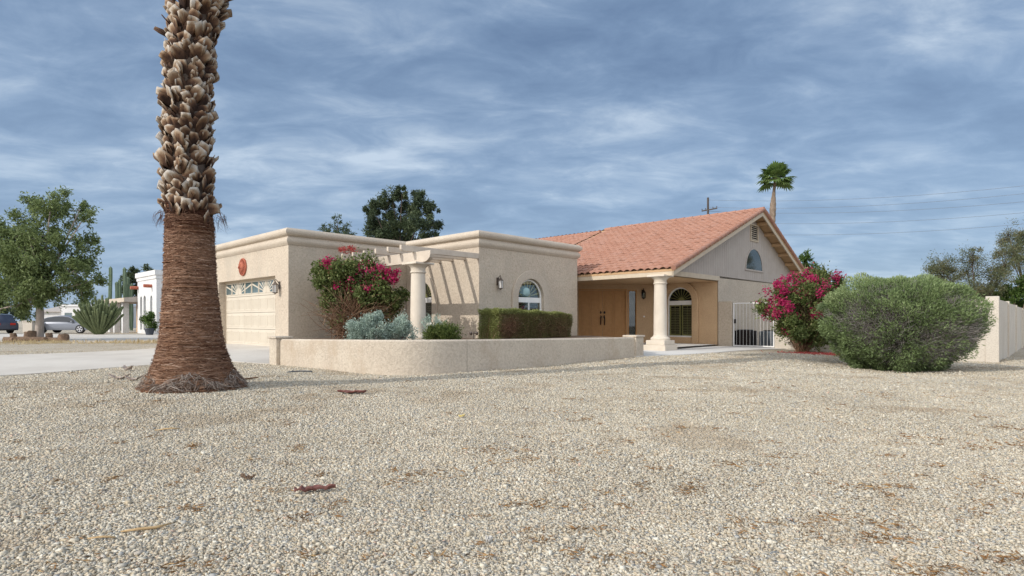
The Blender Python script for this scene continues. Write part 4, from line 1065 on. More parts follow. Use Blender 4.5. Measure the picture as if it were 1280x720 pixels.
ad2 = N(nt_, 'ShaderNodeMath', operation='SUBTRACT'); L(nt_, at, 'Fac', ad2, 0); ad2.inputs[1].default_value = .25; L(nt_, ad2, 0, ad, 2)
r = ramp(nt_, [(0,(.03,.016,.011)),(.25,(.085,.045,.027)),(.45,(.17,.10,.058)),(.62,(.265,.185,.12)),(.8,(.37,.305,.235)),(1,(.48,.44,.39))]); L(nt_, ad, 0, r, 0); L(nt_, r, 0, b, 'Base Color')
bp = N(nt_, 'ShaderNodeBump', Strength=.5, Distance=.015); L(nt_, n_, 'Fac', bp, 'Height'); L(nt_, bp, 0, b, 'Normal')
M['leaf_base'] = m
bo = npmesh('leaf_bases', np.array(Vb), np.array(Fb), 'leaf_base', palm, np.array(Tb), smooth=False); bo.location = (0, 0, -pz)
mb = MB(); zz = np.linspace(2.4, 9.5, 40); mb.tube([pcen(z_) for z_ in zz], [float(prad(z_))-.02 for z_ in zz], 20)
cr = mb.build('upper_trunk', 'bark_dark', palm, smooth=True); cr.location = (0, 0, -pz)
# loose brown threads under the first ring
nd_ = 120; a0 = rp.random(nd_)*2*PI; A = np.stack([.42*np.cos(a0), .42*np.sin(a0), 2.42+.1*rp.random(nd_)], -1); B = A+np.stack([.05*np.cos(a0), .05*np.sin(a0), -.06-.16*rp.random(nd_)], -1)+rp.normal(size=(nd_, 3))*.03
th_ = strands('threads', 'fibre', palm, A, B, .004, tint=.25*rp.random(nd_), rng=rp, jit=.2); th_.location = (0,0,-pz)

def fan_crown(name, parent, mat, c, nfr, R0, rng, lo=-.5, hi=1.4, blades=22, wid=.05):
    Vv = []; Ff = []; Tt = []
    def quad(p): o = len(Vv); Vv.extend(p); Ff.append((o, o+1, o+2, o+3))
    for i in range(nfr):
        az = i*2.399+rng.normal()*.2; el = lo+(hi-lo)*((i+.5)/nfr)+rng.normal()*.08
        d = np.array([math.cos(az)*math.cos(el), math.sin(az)*math.cos(el), math.sin(el)]); s_ = np.array([-math.sin(az), math.cos(az), 0]); up = np.cross(s_, d)*-1
        up = np.cross(d, s_); pl = R0*(.45+.1*rng.random()); tn = rng.random()
        A = np.array(c); Bp = A+d*pl-np.array([0,0,.06*R0])
        for off in (s_, up): quad([A+off*.03*R0*.6, A-off*.03*R0*.6, Bp-off*.012*R0, Bp+off*.012*R0]); Tt.extend([tn*.6+.3]*4)
        for j in range(blades):
            q = (j/(blades-1)*2-1)*1.75; bd = d*math.cos(q)+s_*math.sin(q)*.9+up*(.15-.25*abs(q)*.4); bd = bd/np.linalg.norm(bd)
            ln = R0*(.58+.10*rng.random())*(1-.22*abs(q)/1.75); w_ = np.cross(bd, up); w_ = w_/np.linalg.norm(w_)*wid*R0
            m1 = Bp+bd*ln*.6-np.array([0,0,.04*R0]); e = Bp+bd*ln-np.array([0,0,(.14+.10*rng.random())*R0])
            tv = min(max(tn*.5+.25+rng.normal()*.1, 0), 1)
            quad([Bp, m1+w_, e, m1-w_]); Tt.extend([tv]*4)
    return npmesh(name, np.array(Vv), np.array(Ff), mat, parent, np.array(Tt))
cw = fan_crown('crown', palm, 'frond', (.28, 0, 9.6), 34, 1.7, rp); cw.location = (0, 0, -pz)

# ------------------------------------------------------------------ shrubs
def shrub_stems(parent, mat, base, tops, rng, r0=.02, name='stems', n=6):
    mb = MB()
    for tpt in tops:
        b0 = Vector(base)+Vector((rng.normal()*.08, rng.normal()*.08, 0)); tpt = Vector(tpt); md = b0.lerp(tpt, .5)+Vector((rng.normal()*.06, rng.normal()*.06, .08))
        mb.tube([b0, b0.lerp(md, .5)+Vector((0,0,.03)), md, tpt], [r0, r0*.8, r0*.6, r0*.25], 5)
    return mb.build(name, mat, parent, smooth=True)

# big rounded bush at right
rb_ = np.random.default_rng(31)
BX, BY = (1127-CX)/FPX*14.6, 14.6; bz = g1(BX, BY)
bush = thing('rounded_bush', 'wide dome of fine green foliage with grey twigs, the largest bush in the yard', 'bush', (BX, BY, bz))
rad = np.array([1.66, 1.5, 1.17]); cen = np.array([-.06, 0, 1.06])
n = 190000
d = rdir(n, rb_)
K = 420; kd = rdir(K, rb_); ka = rb_.normal(size=K)*.07; ks = rb_.uniform(40, 220, K)
lump = np.zeros(n)
for k2 in range(K): lump += ka[k2]*np.exp(ks[k2]*(d@kd[k2]-1))
sq = 1/ (np.abs(d)**2.6).sum(1)**(1/2.6)          # slightly boxy dome
depth = rb_.random(n)**2.2
rr_ = sq*(1+lump)*(1-.42*depth)*(1+.015*rb_.normal(size=n))
taper = np.where(d[:, 2] < 0, 1-.30*np.clip(-d[:, 2], 0, 1), 1)
P = d*rr_[:, None]*rad; P[:, :2] *= taper[:, None]; P += cen
twz = (.55*np.exp(9*(d@unit(np.array([-.82,-.55,.08]))-1))+.6*np.exp(8*(d@unit(np.array([.62,-.75,-.28]))-1))+.42*np.exp(7*(d@unit(np.array([.1,-.9,-.55]))-1))+.35*np.exp(22*(d@unit(np.array([-.1,-.98,-.05]))-1))+.4*np.exp(22*(d@unit(np.array([.85,-.5,.25]))-1)))
gap = np.zeros(n)
for k2 in range(130):
    g_ = rdir(1, rb_)[0]; gap += .95*np.exp(rb_.uniform(120, 420)*(d@g_-1))
keep = (P[:, 2] > .03) & (rb_.random(n) > np.clip(twz*1.15, 0, .86)*(depth < .62)) & (rb_.random(n) > np.clip(gap, 0, .85)*(depth < .4))
P2 = P[keep]; dd = d[keep]
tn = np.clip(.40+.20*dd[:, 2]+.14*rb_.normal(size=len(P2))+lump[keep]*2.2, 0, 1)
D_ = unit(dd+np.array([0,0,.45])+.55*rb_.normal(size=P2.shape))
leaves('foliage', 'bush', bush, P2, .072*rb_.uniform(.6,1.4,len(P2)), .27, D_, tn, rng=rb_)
n2 = 26000; d2 = rdir(n2, rb_)
tw2 = (.9*np.exp(6*(d2@unit(np.array([-.82,-.55,.08]))-1))+.9*np.exp(6*(d2@unit(np.array([.62,-.75,-.28]))-1))+.6*np.exp(6*(d2@unit(np.array([.1,-.9,-.55]))-1))+.10)
d2 = d2[rb_.random(n2) < tw2+.12]
l2 = rb_.uniform(.86, 1.03, len(d2)); sq2 = 1/(np.abs(d2)**2.6).sum(1)**(1/2.6)
tp = np.where(d2[:, 2] < 0, 1-.30*np.clip(-d2[:, 2], 0, 1), 1)
B = d2*(l2*sq2)[:, None]*rad; B[:, :2] *= tp[:, None]; A = B*.62+rb_.normal(size=B.shape)*.12; A[:, 2] -= .1; A += cen; B += cen; ok = B[:, 2] > .04; A, B = A[ok], B[ok]; A[:, 2] = np.maximum(A[:, 2], .05)
strands('twigs', 'twig', bush, A, B, .0065, rng=rb_, jit=.10)
shrub_stems(bush, 'twig_grey', (0,0,-.05), [tuple(np.array([math.cos(a)*1.0, math.sin(a)*.9, .5+.5*rb_.random()])) for a in np.linspace(0, 6.2, 22)], rb_, .04)

def bougain(label, loc, spec, seed, petals, leafn, stems_to, stem_n, base_r=.03, bare=None, lsz=.085):
    rng = np.random.default_rng(seed)
    t = thing('bougainvillea', label, 'flowering bush', loc)
    Ps = []; Ds = []
    for (c, r_, k2) in spec:
        P, Nn, idx, nc = clumped(rng, int(leafn*k2), c, r_, max(12, int(55*k2)), .105, .72); Ps.append(P); Ds.append(Nn)
    P = np.concatenate(Ps); Nn = np.concatenate(Ds); ok = P[:, 2] > .05; P, Nn = P[ok], Nn[ok]
    leaves('foliage', 'boug', t, P, lsz*rng.uniform(.6,1.3,len(P)), .62, unit(Nn*.6+rng.normal(size=P.shape)*.7+np.array([0,0,-.15])), np.clip(.45+.24*rng.normal(size=len(P)), 0, 1), rng=rng)
    Pp = []
    for (c, r_, k2, cl) in petals:
        P, Nn, idx, nc = clumped(rng, k2, c, r_, cl, .075, .85); Pp.append(P)
    P = np.concatenate(Pp); leaves('flowers', 'petal', t, P, .075*rng.uniform(.6,1.2,len(P)), .8, None, np.clip(.42+.27*rng.normal(size=len(P)), 0, 1), rng=rng)
    A = []; B = []
    for i in range(stem_n):
        c, r_, _ = spec[rng.integers(len(spec))]; dv = rdir(1, rng)[0]; B.append(np.array(c)+dv*np.array(r_)*rng.uniform(.5, .98)); a = rng.random()*6.28; A.append(np.array([math.cos(a)*.22*rng.random(), math.sin(a)*.22*rng.random(), 0]))
    if bare:
        for i in range(bare[2]):
            c, r_ = bare[:2]; B.append(np.array(c)+rng.normal(size=3)*np.array(r_)*.5); A.append(np.array([rng.normal()*.3, -.1+rng.normal()*.15, .0+.5*rng.random()]))
    strands('branches', 'stem', t, np.array(A), np.array(B), .011, sag=-.10, rng=rng, jit=.09, seg=6)
    return t
rx_, ry_ = (1003-CX)/FPX*20.2, 20.2
bougain('rounded bougainvillea full of magenta flowers between the white gate and the big green bush', (rx_, ry_, g1(rx_, ry_)),
    [((0,0,1.55),(1.28,1.1,1.10),.62),((.1,-.1,.95),(1.05,.95,.7),.38),((.5,0,2.15),(.75,.7,.6),.3),((-.5,-.1,1.5),(.8,.8,.85),.25)], 41,
    [((-.1,-.1,1.8),(1.3,1.12,.95),3600,70),((.35,-.1,2.25),(.75,.7,.55),1900,22),((-.85,-.3,1.45),(.5,.5,.36),1000,9)], 24000, None, 240)
lx, ly = (447-CX)/FPX*18.0, 18.0
bougain('spreading bougainvillea with bare brown stems and few magenta clusters under the pergola', (lx, ly, .30),
    [((-.05,-.05,1.75),(1.2,.75,.66),.5),((-.85,.1,1.6),(.55,.55,.75),.24),((.80,-.1,1.35),(.62,.55,.75),.32),((.2,-.2,1.35),(.8,.5,.5),.2),((-.1,-.2,.85),(.85,.5,.5),.10),((-.5,0,2.2),(.5,.45,.32),.10)], 43,
    [((.85,-.35,1.98),(.36,.35,.22),520,9),((.3,-.45,1.85),(.6,.35,.35),330,11),((1.12,-.35,1.92),(.22,.22,.2),300,4),((.45,-.45,1.55),(.2,.22,.14),170,3),((-.72,-.35,2.3),(.18,.2,.14),170,2),((-.45,-.5,1.9),(.45,.35,.35),300,10),((-.2,-.4,2.1),(.6,.4,.25),70,6)],
    21000, None, 330, bare=((.05,-.4,.85),(1.15,.5,.75),1100))
# flower spray lying on the pergola rafters
rng = np.random.default_rng(47); sp_ = W(436, 312, 19.1)
t = thing('flower_spray', 'red flowering vine sprig lying over the far pergola rafters', 'flowering vine', sp_)
P, Nn, idx, nc = clumped(rng, 300, (0,0,0), (.42,.2,.10), 22, .03, .6); leaves('flowers', 'petal_red', t, P, .055, .8, rng=rng)
A = np.array([[.2,.1,-.25]]*14)+rng.normal(size=(14,3))*.05; B = rng.normal(size=(14,3))*np.array([.25,.1,.10])+np.array([-.05,0,.10]); strands('stem', 'stem', t, A, B, .006, rng=rng, jit=.1)

def small_shrub(name, label, cat, loc, blobs, mat, n, size, asp, seed, stem='twig_grey', up=.5, group=None):
    rng = np.random.default_rng(seed); t = thing(name, label, cat, loc, 0, group)
    P = []; Nn = []
    for c, r_, w_ in blobs:
        p, q_, _, _ = clumped(rng, int(n*w_), c, r_, max(10, int(46*w_)), .055, .75); P.append(p); Nn.append(q_)
    P = np.concatenate(P); Nn = np.concatenate(Nn); ok = P[:, 2] > .02; P, Nn = P[ok], Nn[ok]
    leaves('foliage', mat, t, P, size*rng.uniform(.6,1.3,len(P)), asp, unit(Nn+np.array([0,0,up])+rng.normal(size=P.shape)*.5), np.clip(.5+.25*rng.normal(size=len(P)), 0, 1), rng=rng)
    tops = []
    for c, r_, w_ in blobs:
        for i in range(9): dv = rdir(1, rng)[0]; tops.append(tuple(np.array(c)+np.abs(dv)*np.array([1,1,1])*np.sign(dv)*np.array(r_)*.75))
    shrub_stems(t, stem, (0,0,0), [q_ for q_ in tops if q_[2] > .1], rng, .012)
    return t
def at_px(x, D, z): return ((x-CX)/FPX*D, D, z)
small_shrub('sage_shrub', 'pale blue-green sage shrub, the wider one of the pair behind the low wall', 'shrub', at_px(463, 14.3, .30), [((0,0,.34),(.50,.42,.34),1),((-.2,0,.25),(.3,.3,.25),.3)], 'sage', 12000, .05, .42, 51, group='pale sage shrubs behind the low wall')
small_shrub('sage_shrub', 'pale blue-green sage shrub, the narrower one next to the pergola column', 'shrub', at_px(499, 14.7, .30), [((0,0,.30),(.36,.34,.30),1)], 'sage', 8000, .05, .42, 52, group='pale sage shrubs behind the low wall')
small_shrub('green_shrub', 'small dark green mounded shrub between pergola column and sunlit wall', 'shrub', at_px(552, 14.2, .30), [((0,0,.18),(.46,.36,.24),1),((.2,0,.14),(.3,.3,.2),.4)], 'shrub', 8000, .05, .5, 53, stem='twig_brown')
small_shrub('wispy_shrub', 'thin pale wispy shrub with dry stalks just behind the pergola column', 'shrub', at_px(546, 16.4, .30), [((0,0,.32),(.42,.3,.34),1)], 'sage', 1500, .06, .3, 54, up=1.2)
rng = np.random.default_rng(55)

# clipped hedge
hd = thing('hedge', 'clipped box-shaped hedge with brown patches below the arched window', 'hedge', HW(6.0, -4.75, .30), HROT)
rng = np.random.default_rng(61); n = 78000
hx, hy, hz_ = 1.80, .46, .88
face = rng.choice(4, n, p=[.42,.30,.14,.14]); P = np.empty((n, 3)); Nn = np.zeros((n, 3)); dep = .16*rng.random(n)**1.8
a, b_ = rng.uniform(-1, 1, n), rng.uniform(-1, 1, n)
for f_, (nx_, ny_, nz_) in enumerate([(0,-1,0),(0,0,1),(-1,0,0),(1,0,0)]):
    s_ = face == f_
    if f_ == 0: P[s_] = np.stack([a*hx, -hy+dep, (b_*.5+.5)*hz_], 1)[s_]
    if f_ == 1: P[s_] = np.stack([a*hx, b_*hy, hz_-dep], 1)[s_]
    if f_ == 2: P[s_] = np.stack([-hx+dep, b_*hy, (a*.5+.5)*hz_], 1)[s_]
    if f_ == 3: P[s_] = np.stack([hx-dep, b_*hy, (a*.5+.5)*hz_], 1)[s_]
    Nn[s_] = (nx_, ny_, nz_)
P += .03*np.sin(P[:, [1,2,0]]*6+1)+.02*np.sin(P[:, [2,0,1]]*13)+rng.normal(size=P.shape)*.012
P[:, 2] -= .06*(P[:, 0]/hx)*(P[:, 2]/hz_)+.02
P[:, 0] += np.where(P[:, 0] > 0, -(hz_-P[:, 2])*.10, 0)
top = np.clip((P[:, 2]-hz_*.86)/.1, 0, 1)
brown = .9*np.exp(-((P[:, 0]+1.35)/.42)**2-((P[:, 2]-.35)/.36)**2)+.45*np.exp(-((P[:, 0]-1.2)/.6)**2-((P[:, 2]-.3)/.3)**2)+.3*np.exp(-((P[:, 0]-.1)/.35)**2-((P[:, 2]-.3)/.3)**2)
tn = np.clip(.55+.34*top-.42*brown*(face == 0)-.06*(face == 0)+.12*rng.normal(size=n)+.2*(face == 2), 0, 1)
keep = rng.random(n) > .5*np.clip(brown, 0, 1)*(face == 0)
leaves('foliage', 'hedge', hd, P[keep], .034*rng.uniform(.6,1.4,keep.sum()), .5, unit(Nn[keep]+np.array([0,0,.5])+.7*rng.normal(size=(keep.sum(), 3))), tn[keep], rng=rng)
ns = 2600; B = np.stack([rng.uniform(-hx, hx, ns)*.98, rng.uniform(-hy, hy*.6, ns)*.94, rng.uniform(.25, .97, ns)*hz_], 1); A = B*np.array([1,.7,0])+rng.normal(size=B.shape)*.07; A[:, 2] = np.abs(A[:, 2])*.3
strands('stems', 'stem', hd, A, B, .006, rng=rng, jit=.08)

# fallen petals under the bougainvillea, dry grass at left
xs = rng.normal(size=1300)*.62+rx_+.15; ys = rng.normal(size=1300)*.35+ry_-1.15
P = np.stack([xs, ys, gz(xs, ys)+.012+.02*rng.random(1300)], 1)
o = leaves('fallen_petals', 'petal_red', None, P, .05, .8, D=rng.normal(size=P.shape)*np.array([1,1,.2]), rng=rng); tag(o, 'red fallen petals on the gravel beneath the bougainvillea', 'petals', kind='stuff')
n = 5200; xs = rng.uniform(-24, -13.0, n); ys = 25.0+rng.normal(size=n)*1.0-(xs+13)*.18; ok = rng.random(n) < .5+.5*np.sin(xs*1.7)*np.sin(xs*.6+1); xs, ys = xs[ok], ys[ok]
P = np.stack([xs, ys, gz(xs, ys)], 1); o = leaves('dry_grass', 'drygrass', None, P, .16*rng.uniform(.5,1.5,len(P)), .10, D=rng.normal(size=P.shape)*.6+np.array([0,0,.7]), rng=rng); tag(o, 'strip of short dry grass beyond the driveway', 'dry grass', kind='stuff')
# ================================================================== trees and neighbours further off
def tree(name, label, cat, base, blobs, leafmat_, leafsize, nleaf, bark, tr, seed, fork=.35, asp=.42, ncl=26, sig=.15, group=None, lean=(0,0), limb=.45, shell=.6, twigs=5):
    """tapered trunk, bent limbs to every crown mass, and leaf clumps with sky gaps; blobs are (centre, radius) in the tree's own space"""
    rng = np.random.default_rng(seed); t = thing(name, label, cat, base, 0, group)
    top = max(c[2]+r for c, r in blobs); fz = top*fork; mb = MB(); f = Vector((lean[0], lean[1], fz))
    mb.tube([(0,0,-.15), (0,0,.12), f*.5+Vector((.03,.02,0)), f], [tr*1.5, tr*1.08, tr*.92, tr*.8], 10)
    tr_ = None; B2 = []; A2 = []
    lim = MB()
    for c, r in blobs:
        c_ = Vector(c); st = f*(.72+.28*rng.random()); md = st.lerp(c_, .45)+Vector((rng.normal()*.12*r, rng.normal()*.12*r, .15*r))
        lim.tube([st, st.lerp(md, .5)+Vector((0,0,.05*r)), md, c_], [tr*limb, tr*limb*.75, tr*limb*.55, tr*.12], 6)
        for i in range(twigs):
            A2.append(np.array(c_.lerp(md, .4*rng.random()))); B2.append(np.array(c)+rdir(1, rng)[0]*r*rng.uniform(.5, .95))
    tk = mb.build('trunk', bark, t, smooth=True); lim.build('limbs', bark, t, smooth=True)
    Ps = []; Ns = []; Ts = []
    vol = np.array([r**2.2 for _, r in blobs]); vol /= vol.sum()
    for (c, r), w in zip(blobs, vol):
        nc = max(7, int(ncl*(r/ max(b[1] for b in blobs))**1.6)); P, Nn, idx, _ = clumped(rng, int(nleaf*w)+20, c, (r, r, r*.9), nc, sig*r, shell); Ps.append(P); Ns.append(Nn); ct = rng.normal(size=nc)*.13; Ts.append(ct[idx])
    P = np.concatenate(Ps); Nn = np.concatenate(Ns); T_ = np.concatenate(Ts)
    leaves('crown', leafmat_, t, P, leafsize*rng.uniform(.6,1.35,len(P)), asp, unit(Nn*.5+rng.normal(size=P.shape)*.7+np.array([0,0,-.25])), np.clip(.45+T_+.17*rng.normal(size=len(P)), 0, 1), rng=rng)
    strands('twigs', 'bark_dark' if bark != 'bark_pale' else bark, t, np.array(A2), np.array(B2), tr*.09, rng=rng, jit=.12)
    return t
def pxblobs(base, D, L_, rng, dep=1.):
    o = []
    for x, y, r in L_:
        r_ = r*D/FPX; p = W(x, y, D)-Vector(base); o.append(((p.x, (rng.random()-.5)*2.2*dep*r_*1.3, p.z), r_))
    return o
rng = np.random.default_rng(71)
def base_px(x, D): X_ = (x-CX)/FPX*D; return (X_, D, g1(X_, D))

D = 30.; b_ = base_px(49, D)
tree('shade_tree', 'leafy green shade tree ringed by logs on the neighbouring lot', 'tree', b_,
     pxblobs(b_, D, [(74,257,20),(60,272,24),(92,259,16),(102,272,11),(38,288,24),(64,298,30),(22,308,24),(50,322,32),(85,326,24),(108,340,17),(5,330,30),(38,350,34),(72,352,30),(100,358,20),(90,302,18),(-20,330,32),(-25,360,26),(14,372,22),(60,372,18),(3,388,13),(118,352,13),(28,384,12)], rng, .9),
     'tree', .16, 42000, 'bark_pale', .19, 72, fork=.33, asp=.40, ncl=22, sig=.16, limb=.5, shell=.5)
D = 62.; b_ = base_px(500, D)
tree('eucalyptus', 'tall dark grey-green eucalyptus rising behind the flat roofs', 'tree', b_,
     pxblobs(b_, D, [(489,243,9),(503,242,9),(520,242,9),(478,252,9),(468,264,12),(486,262,12),(505,262,12),(524,258,13),(540,262,9),(466,282,13),(484,286,16),(505,286,15),(526,282,14),(541,278,9),(532,298,12),(474,302,14),(500,306,16),(548,296,5),(515,310,12)], rng, 1.1),
     'euca', .30, 34000, 'bark_dark', .26, 73, fork=.55, asp=.30, ncl=20, sig=.19, shell=.55)
D = 58.; b_ = base_px(420, D)
tree('slender_tree', 'wispy grey-green tree top peeking over the garage parapet', 'tree', b_,
     pxblobs(b_, D, [(424,276,6),(418,283,7),(428,284,7),(408,285,6),(403,288,5),(436,290,5),(415,296,9),(428,298,9),(440,292,3)], rng), 'euca', .26, 1900, 'bark_dark', .18, 74, fork=.6, asp=.28, ncl=9, sig=.2)
D = 52.; b_ = base_px(1012, D)
tree('round_tree', 'bright green tree showing past the gable at the right end of the roof', 'tree', b_,
     pxblobs(b_, D, [(1006,322,8),(1014,334,9),(1006,340,12),(1000,350,14),(1018,350,10),(1010,362,12)], rng), 'bright', .24, 6500, 'bark', .2, 75, fork=.4, ncl=18)
D = 30.; b_ = base_px(1222, D)
tree('mesquite', 'sparse brownish mesquite with open crown behind the boundary wall', 'tree', b_,
     pxblobs(b_, D, [(1170,338,12),(1190,330,15),(1205,322,12),(1215,338,17),(1195,348,15),(1238,325,15),(1250,338,16),(1228,352,15),(1175,352,12),(1208,362,14),(1240,362,14)], rng, 1.3), 'mesq', .095, 17000, 'bark_dark', .13, 76, fork=.32, asp=.3, ncl=22, sig=.24, limb=.45, twigs=22)
D = 33.; b_ = base_px(1284, D)
tree('mesquite', 'taller thin-leaved mesquite at the right edge above the green tree', 'tree', b_,
     pxblobs(b_, D, [(1268,300,12),(1278,290,13),(1258,312,11),(1290,305,16),(1272,322,15),(1258,332,11),(1300,325,18),(1285,342,14)], rng, 1.2), 'mesq', .10, 11000, 'bark_dark', .15, 77, fork=.4, asp=.3, ncl=18, sig=.24, limb=.4, twigs=20)
D = 29.; b_ = base_px(1275, D)
tree('leafy_tree', 'dense low green tree behind the right end of the boundary wall', 'tree', b_,
     pxblobs(b_, D, [(1272,352,11),(1262,364,10),(1282,362,14),(1270,376,13),(1290,378,15),(1255,376,8)], rng), 'bright', .12, 8000, 'bark', .13, 78, fork=.3, ncl=22, sig=.17)
D = 31.; b_ = base_px(1222, D)
tree('olive_shrub', 'olive brown bushy growth between big bush and boundary pilaster', 'shrub', b_,
     pxblobs(b_, D, [(1200,372,12),(1222,372,14),(1240,374,12),(1232,382,12)], rng), 'mesq', .10, 5000, 'bark_dark', .10, 79, fork=.3, ncl=20, sig=.2)
# distant fan palm behind the gable
D = 46.; p = base_px(966, D); dp = thing('palm_tree', 'slim fan palm with green crown rising behind the gable peak', 'palm tree', p)
h = EYE+(HY-222)/FPX*D-p[2]; mb = MB(); s_ = D/FPX; rng = np.random.default_rng(81)
zz = np.linspace(0, h, 60); rad_ = np.interp(h-zz, [0,1.2,2.0,2.6,4.2,20],[.09,.11,.20,.225,.20,.20])*(1+.13*(np.arange(60) % 2)); mb.tube([(-.08+.30*(q_/h)**6, 0, q_) for q_ in zz], list(rad_), 12); mb.build('trunk', 'bark', dp)
fan_crown('crown', dp, 'frond', (.22, 0, h), 34, 1.42, rng, lo=-.6, hi=1.4, blades=14, wid=.06)

# utility pole and overhead wires
D = 82.; p = base_px(885, D); up = thing('utility_pole', 'dark wooden utility pole with one crossarm behind the tile roof', 'utility pole', p)
h = EYE+(HY-247)/FPX*D-p[2]; mb = MB(); mb.tube([(0,0,-.3),(0,0,h)], [.19,.14], 10); mb.build('pole', 'pole_wood', up, smooth=True, auto=40)
T = Matrix.Translation(Vector((.1, -.25, h-1.75))) @ Matrix.Rotation(-.95, 4, 'Z')
mb = MB(); mb.box((-1.25,-.06,-.08),(1.25,.06,.08), T=T); arm = mb.build('crossarm', 'pole_wood', up)
for q_ in (-1.2,-.6,.6,1.2):
    mb = MB(); c = T @ Vector((q_, 0, .11)); mb.lathe([(.03,0),(.07,.05),(.05,.09),(.08,.14),(.03,.2)], c, n=8); mb.build('insulator', 'bronze', arm)
ptop = Vector(p)
wires = [((250,), 222, 'topmost overhead wire, nearly meeting the top of the utility pole'), ((259,), 232, 'second overhead wire from the top, above the thinner lower lines'),
         ((264,), 244, 'middle overhead wire crossing the sky right of the distant palm'), ((277,), 258, 'fourth overhead wire down, second from the bottom of the set'), ((291,), 272, 'lowest overhead wire, just above the mesquite trees')]
for i, ((y0,), y1, lb) in enumerate(wires):
    a = W(885, y0, 82.); b2 = W(1420, y1-7, 60.); a2 = a
    mb = MB(); mb.tube([a.lerp(b2, q_/14)-Vector((0,0,1.1*4*(q_/14)*(1-q_/14))) for q_ in range(15)], .02, 5)
    o = mb.build('overhead_wire', 'wire', smooth=True); tag(o, lb, 'overhead wire', 'overhead wires crossing the sky')

# ------------------------------------------------------------------ white neighbour house
nb0 = W(195.5, 401, 44.); NH = thing('house', 'small white stucco house with arched windows and red beam ends', 'house', (nb0.x, nb0.y, 0), HROT)
def arch2(c, h, zb, zs, n=12): return [(c-h, zb), (c+h, zb)]+[(c+h*math.cos(PI*i/n), zs+h*math.sin(PI*i/n)) for i in range(n+1)]
mb = MB(); ws = [(2.05,.33),(3.15,.33),(4.15,.30)]
mb.panel(rect(0, 5.2, -.5, 4.5), [arch2(c, h_, .15, 2.55) for c, h_ in ws[1:]] + [arch2(1.35, .28, .15, 2.55)], FU(0), 0, .35); mb.panel(rect(0, 12, -.5, 4.5), [], FV(0), 0); mb.panel(rect(0, 12, -.5, 4.5), [], FV(5.2), 0)
mb.add([(0,0,4.3),(12,0,4.3),(12,5.2,4.3),(0,5.2,4.3)], [(0,1,2,3)])
mb.build('wall', 'white_stucco', NH)
mb = MB(); mb.sweep([(0,5.2),(0,0),(12,0),(12,5.2)], [(-.02,4.05),(.06,4.08),(.06,4.3),(.14,4.36),(.14,4.72),(-.2,4.72),(-.2,4.3)], closed=True); mb.build('cornice', 'white_stucco', NH)
for c, h_ in ws[1:]+[(1.35,.28)]:
    mb = MB(); mb.ring(arch2(c, h_, .15, 2.55), arch2(c, h_-.06, .22, 2.55), FU(0), .2, .26); mb.box(FU(0)(c-h_, 1.3, .2), FU(0)(c+h_, 1.42, .25)); w = mb.build('window', 'white', NH)
    mb = MB(); mb.prism(arch2(c, h_, .15, 2.55), FU(0), .28, .3); mb.build('glass', 'pane_dark', w)
for v_ in (5.0, 1.2):
    mb = MB(); mb.tube([(.1, v_, 3.55), (-.55, v_, 3.55)], .13, 10); mb.build('beam_end', 'terracotta', NH)
# low carport wing
mb = MB(); mb.add([(-.9,5.25,2.75),(-.9,12.6,2.75),(5,12.6,3.5),(5,5.25,3.5),(-.9,5.25,2.42),(-.9,12.6,2.42),(5,12.6,2.42),(5,5.25,2.42)], [(0,1,2,3),(4,7,6,5),(0,4,5,1),(1,5,6,2),(2,6,7,3),(3,7,4,0)]); mb.build('roof', 'grey_roof', NH)
mb = MB(); mb.box((-.96,5.22,2.40),(-.905,12.66,2.74)); mb.build('fascia', 'stucco_trim', NH)
mb = MB(); mb.box((1.6,5.25,-.5),(4.8,12.4,2.42)); mb.build('wall', 'porch_paint', NH)
for v_ in (7.4, 10.2, 12.0):
    mb = MB(); mb.box((-.6,v_-.22,-.5),(-.15,v_+.22,2.41)); mb.build('post', 'white_stucco', NH)
mb = MB(); mb.box((1.56,5.6,-.3),(1.598,7.9,2.1)); mb.build('garage_door', 'white', NH)
pp = W(187, 416, 41.5); pt = thing('potted_plant', 'leafy green plant in a dark pot before the white house', 'potted plant', (pp.x, pp.y, g1(pp.x, pp.y)))
mb = MB(); mb.lathe([(.22,0),(.32,.42),(.36,.45),(.34,.5),(.28,.46)], n=16); mb.build('pot', 'pot', pt)
rng = np.random.default_rng(83); P, Nn, _, _ = clumped(rng, 1500, (0,0,1.05), (.5,.5,.62), 26, .08, .6); leaves('foliage', 'bright', pt, P, .16, .4, rng=rng); shrub_stems(pt, 'twig_brown', (0,0,.4), [(.2,0,1),(-.2,.1,1.1),(0,-.2,1.2)], rng, .02)

# cactus: candelabra clump and tall columns
def ribbed(mb, pts, r_, ribs=8):
    pts = [Vector(p) for p in pts]; n = ribs*2; vs = []; fs = []; prev = None
    for i, p in enumerate(pts):
        t_ = (pts[min(i+1, len(pts)-1)]-pts[max(i-1, 0)]).normalized(); a = Vector((1,0,0)) if prev is None else prev; a = (a-t_*a.dot(t_)).normalized(); prev = a; b2 = t_.cross(a)
        q_ = i/(len(pts)-1); rr3 = r_*(min(1, .75+q_*2) if q_ < .9 else .62 if q_ < .98 else .2)
        for k2 in range(n): an = 2*PI*k2/n; vs.append(p+(a*math.cos(an)+b2*math.sin(an))*rr3*(1.15 if k2 % 2 == 0 else .82))
    for i in range(len(pts)-1):
        for k2 in range(n): fs.append((i*n+k2, i*n+(k2+1) % n, (i+1)*n+(k2+1) % n, (i+1)*n+k2))
    fs.append(tuple(range((len(pts)-1)*n, len(pts)*n))); mb.add(vs, fs)
D = 43.; p = base_px(124, D); cc_ = thing('cactus_clump', 'wide many-stemmed green cactus clump left of the white house', 'cactus', p)
rng = np.random.default_rng(85); mb = MB()
